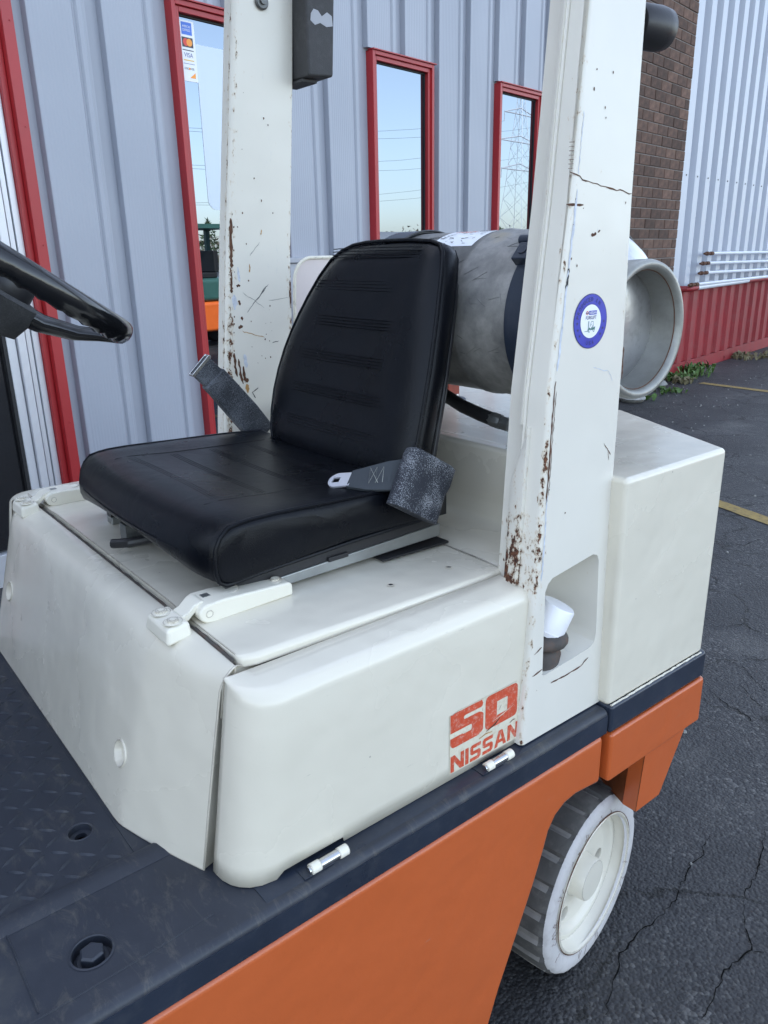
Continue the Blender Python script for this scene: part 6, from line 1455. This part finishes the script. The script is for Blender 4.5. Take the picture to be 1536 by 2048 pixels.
# warning label on the body
def cylp(x, ang, r=R_T + 0.0006): return Vector((x, TC.y - r * cos(ang), TC.z + r * sin(ang)))
g = G(); nn_ = 14; A0, A1 = radians(55), radians(99)
g.add([cylp(-1.205, A0 + (A1 - A0) * i / nn_) for i in range(nn_ + 1)] + [cylp(-1.088, A0 + (A1 - A0) * i / nn_) for i in range(nn_ + 1)], [(i, i + 1, nn_ + 2 + i, nn_ + 1 + i) for i in range(nn_)])
lab_ = g.build('warning_label', M['decalwhite'], tank, smooth=60)
def cyl_text(t, x0, w, ang, h, m_):
    me_o = text_mesh(t, w, h, (0, 0, 0), (1, 0, 0), (0, 1, 0), 'lettering', m_, lab_, 0.0, 0.02)
    for v in me_o.data.vertices:
        a = ang + v.co.y / R_T; v.co = cylp(x0 + v.co.x, a, R_T + 0.0012)
cyl_text('DANGER', -1.190, 0.055, radians(78), 0.014, M['decalred']); cyl_text('PROPANE', -1.130, 0.038, radians(80), 0.009, M['gasket'])
random.seed(11)
g = G()
for i in range(46):
    x = random.uniform(-1.20, -1.095); a = random.uniform(A0 + 0.03, A1 - 0.03); L = random.uniform(0.003, 0.012); da = random.uniform(-0.03, 0.03); w = random.uniform(0.0008, 0.0024)
    g.add([cylp(x, a, R_T + 0.0013), cylp(x + L, a + da, R_T + 0.0013), cylp(x + L, a + da + w / R_T, R_T + 0.0013), cylp(x, a + w * 1.6 / R_T, R_T + 0.0013)], [(0, 1, 2, 3)])
g.build('scratches', M['tank'], lab_, smooth=None)['kind'] = 'stuff'
# scratches on the body
g = G()
for i in range(60):
    x = random.uniform(-1.33, -0.95); a = random.uniform(radians(-30), radians(75)); L = random.uniform(0.006, 0.03); da = random.uniform(-0.12, 0.12)
    P = [cylp(x + L * k / 4, a + da * k / 4 + random.uniform(-0.004, 0.004), R_T + 0.0004) for k in range(5)]; g.tube(P, random.uniform(0.0002, 0.0005), 3)
g.build('scratches', M['dullsteel'], tank, smooth=None)['kind'] = 'stuff'

# brackets and straps (on the truck)
brk = bpy.data.objects.new('cylinder_bracket', None); COL.objects.link(brk); brk.parent = T; brk.location = Vector((-1.1, 1.2, 1.14)) - Vector(T.location)
def strap(x0, x1, m_=M['navy'], a0=-180, a1=180, th=0.005, nm='strap'):
    g = G(); n = 60; ring = []
    for i in range(n + 1):
        a = radians(a0 + (a1 - a0) * i / n); r0 = R_T + 0.0015; r1 = r0 + th
        ring.append([cylp(x0, a, r0), cylp(x1, a, r0), cylp(x1, a, r1), cylp(x0, a, r1)])
    g.loft(ring); return g.build(nm, m_, brk, smooth=40, bevel=0.001)
strap(-0.935, -0.868); strap(-1.375, -1.305)
g = G(); n = 60; 
for xe in (-0.8665,):
    pts = [cylp(xe, radians(-150 + 300 * i / n), R_T + 0.007) for i in range(n + 1)]; g.tube(pts, 0.0022, 6)
pts = [cylp(-1.303, radians(-150 + 300 * i / n), R_T + 0.006) for i in range(n + 1)]; g.tube(pts, 0.0022, 6)
g.build('strap_edge', M['black'], brk)
# clamp lugs on the near strap
a = radians(42); cl = cylp(-0.905, a, R_T + 0.012); ax3 = (Vector((1, 0, 0)), Vector((0, sin(a), cos(a))), Vector((0, -cos(a), sin(a))))
g = G(); g.rbox(cl, 0.036, 0.018, 0.010, ax=ax3); g.rbox(cl + ax3[1] * 0.030, 0.022, 0.010, 0.012, ax=ax3); lug = g.build('clamp_lug', M['navy'], brk, bevel=0.003)
g = G(); g.cyl(cl + ax3[1] * 0.028 + Vector((-0.046, 0, 0.002)), cl + ax3[1] * 0.028 + Vector((-0.018, 0, 0.002)), 0.0085, 14)
for dx in (-0.018, 0.012): g.cyl(cl + ax3[2] * 0.009 + Vector((dx, 0, 0)), cl + ax3[2] * 0.0125 + Vector((dx, 0, 0)), 0.009, 14)
g.build('clamp_bolt', M['navy'], lug, bevel=0.001)
# saddle posts under the bottle
for xx in (-1.43,):
    g = G(); g.box(xx - 0.085, xx + 0.015 if xx < -1 else xx + 0.03, 1.335, 1.375, 1.149, 1.262); sd_ = g.build('saddle_post', basic('post_red', (0.30, 0.045, 0.02), 0.5, var=0.4, scale=30, dirt=(0.05, 0.05, 0.06), dirtamt=0.8, dirtscale=20), brk, bevel=0.003)
    pl = [(xx - 0.10, 1.32), (xx + 0.02, 1.32), (xx + 0.047, 1.335), (xx + 0.052, 1.352), (xx + 0.044, 1.37), (xx + 0.02, 1.385), (xx - 0.10, 1.39)]
    g = G(); g.prism([(x, y, 1.1415) for x, y in pl], (0, 0, 0.0065)); g.build('foot_plate', M['navy'], brk, bevel=0.001)
    g = G(); g.cyl((xx + 0.024, 1.350, 1.1485), (xx + 0.024, 1.350, 1.151), 0.012, 18); g.cyl((xx + 0.024, 1.350, 1.151), (xx + 0.024, 1.350, 1.160), 0.009, 6); g.build('bolt', M['steel'], brk, smooth=25)
# bent end plate beyond the far pillar
g = G(); out = []; 
for i in range(11): a_ = pi - (pi / 2) * i / 10; out.append((1.195 + 0.055 * cos(a_) , 1.435 + 0.058 * sin(a_)))
P3 = [(1.128, 1.142), (1.136, 1.38)] + out + [(1.30, 1.493), (1.30, 1.142)]
g.prism([(-1.802, y, z) for y, z in P3], (-0.003, 0, 0)); g.build('end_plate', basic('end_plate_cream', (0.62, 0.55, 0.53), 0.4), brk)
g = G(); g.tube([(-1.800, y, z) for y, z in P3[:-1]], 0.0045, 8); g.build('end_plate_rim', M['cream2'], brk)
# gas hose
g = G(); hp = [(-1.36, 1.16, 1.235), (-1.26, 1.13, 1.228), (-1.19, 1.115, 1.212), (-1.13, 1.105, 1.199), (-1.07, 1.098, 1.191), (-1.035, 1.096, 1.187)]
g.tube(hp, 0.0135, 14); hs = g.build('gas_hose', M['hose'], T, smooth=80)
g = G(); g.tube([(-1.040, 1.0965, 1.1875), (-1.030, 1.096, 1.1865), (-1.016, 1.0955, 1.185), (-1.010, 1.0955, 1.1845)], [0.0135, 0.0155, 0.0155, 0.012], 8); g.tube([(-1.010, 1.0955, 1.1845), (-1.006, 1.095, 1.184), (-0.985, 1.094, 1.182)], [0.011, 0.0145, 0.014], 6); g.tube([(-0.985, 1.094, 1.182), (-0.90, 1.09, 1.18)], 0.0055, 10); g.build('fitting', M['dullsteel'], hs, smooth=30)

# ---- steering wheel
stw = bpy.data.objects.new('steering_wheel', None); COL.objects.link(stw); stw.parent = T; SWC = Vector((-1.26, 0.318, 1.4945)); stw.location = SWC - Vector(T.location)
un = Vector((0.141, 0.575, 0.806)).normalized(); un = (un + Vector((0.012, 0.0, 0.0))).normalized(); u1 = (Vector((1, 0, 0)) - un * un.x).normalized(); u2 = un.cross(u1).normalized()
RS = 0.170
def swp(r, a, h=0.0): return SWC + u1 * (r * cos(a)) + u2 * (r * sin(a)) + un * h
g = G(); n = 120; m_ = 16; rings = []
for i in range(n):
    a = 2 * pi * i / n; ring = []
    for k in range(m_):
        b = 2 * pi * k / m_; rr = 0.0168
        low = max(0, -sin(b)); bumpy = 0.0030 * low * max(0, sin(i * 2 * pi / n * 42)) 
        ring.append(swp(RS + (rr + bumpy) * cos(b), a, (rr * 1.08 + bumpy) * sin(b)))
    rings.append(ring)
rings.append(rings[0]); g.loft(rings, caps=False); g.build('rim', M['blackgloss'], stw, smooth=80)
for ang in (90, 210, 330):
    a = radians(ang); g = G()
    cs_ = []
    for t_, w_, h_, th in ((0.030, 0.027, -0.058, 0.017), (0.07, 0.022, -0.056, 0.015), (0.12, 0.020, -0.042, 0.013), (0.155, 0.022, -0.024, 0.011), (0.182, 0.034, -0.012, 0.009)):
        c = swp(t_, a, h_); s_ = -u1 * sin(a) + u2 * cos(a)
        cs_.append([c + s_ * (w_ * cos(q)) + un * (th * sin(q)) for q in [2 * pi * k / 12 for k in range(12)]])
    g.loft(cs_); g.build('spoke', M['blackgloss'], stw, smooth=60)
g = G(); g.lathe([(-0.100, 0.030), (-0.095, 0.050), (-0.070, 0.058), (-0.045, 0.058), (-0.040, 0.052)], SWC, un, 24, 0, True); g.build('hub', M['blackdusty'], stw, smooth=40)
g = G(); g.lathe([(-0.040, 0.044), (-0.018, 0.043), (-0.012, 0.038), (-0.010, 0.0001)], SWC, un, 28); g.build('horn_cap', M['black'], stw, smooth=40)
g = G(); g.tube([SWC - un * 0.085, SWC - un * 0.30, SWC + Vector((0, -0.52, -0.80))], [0.032, 0.034, 0.05], 16); g.build('steering_column', M['blackdusty'], T, smooth=60)
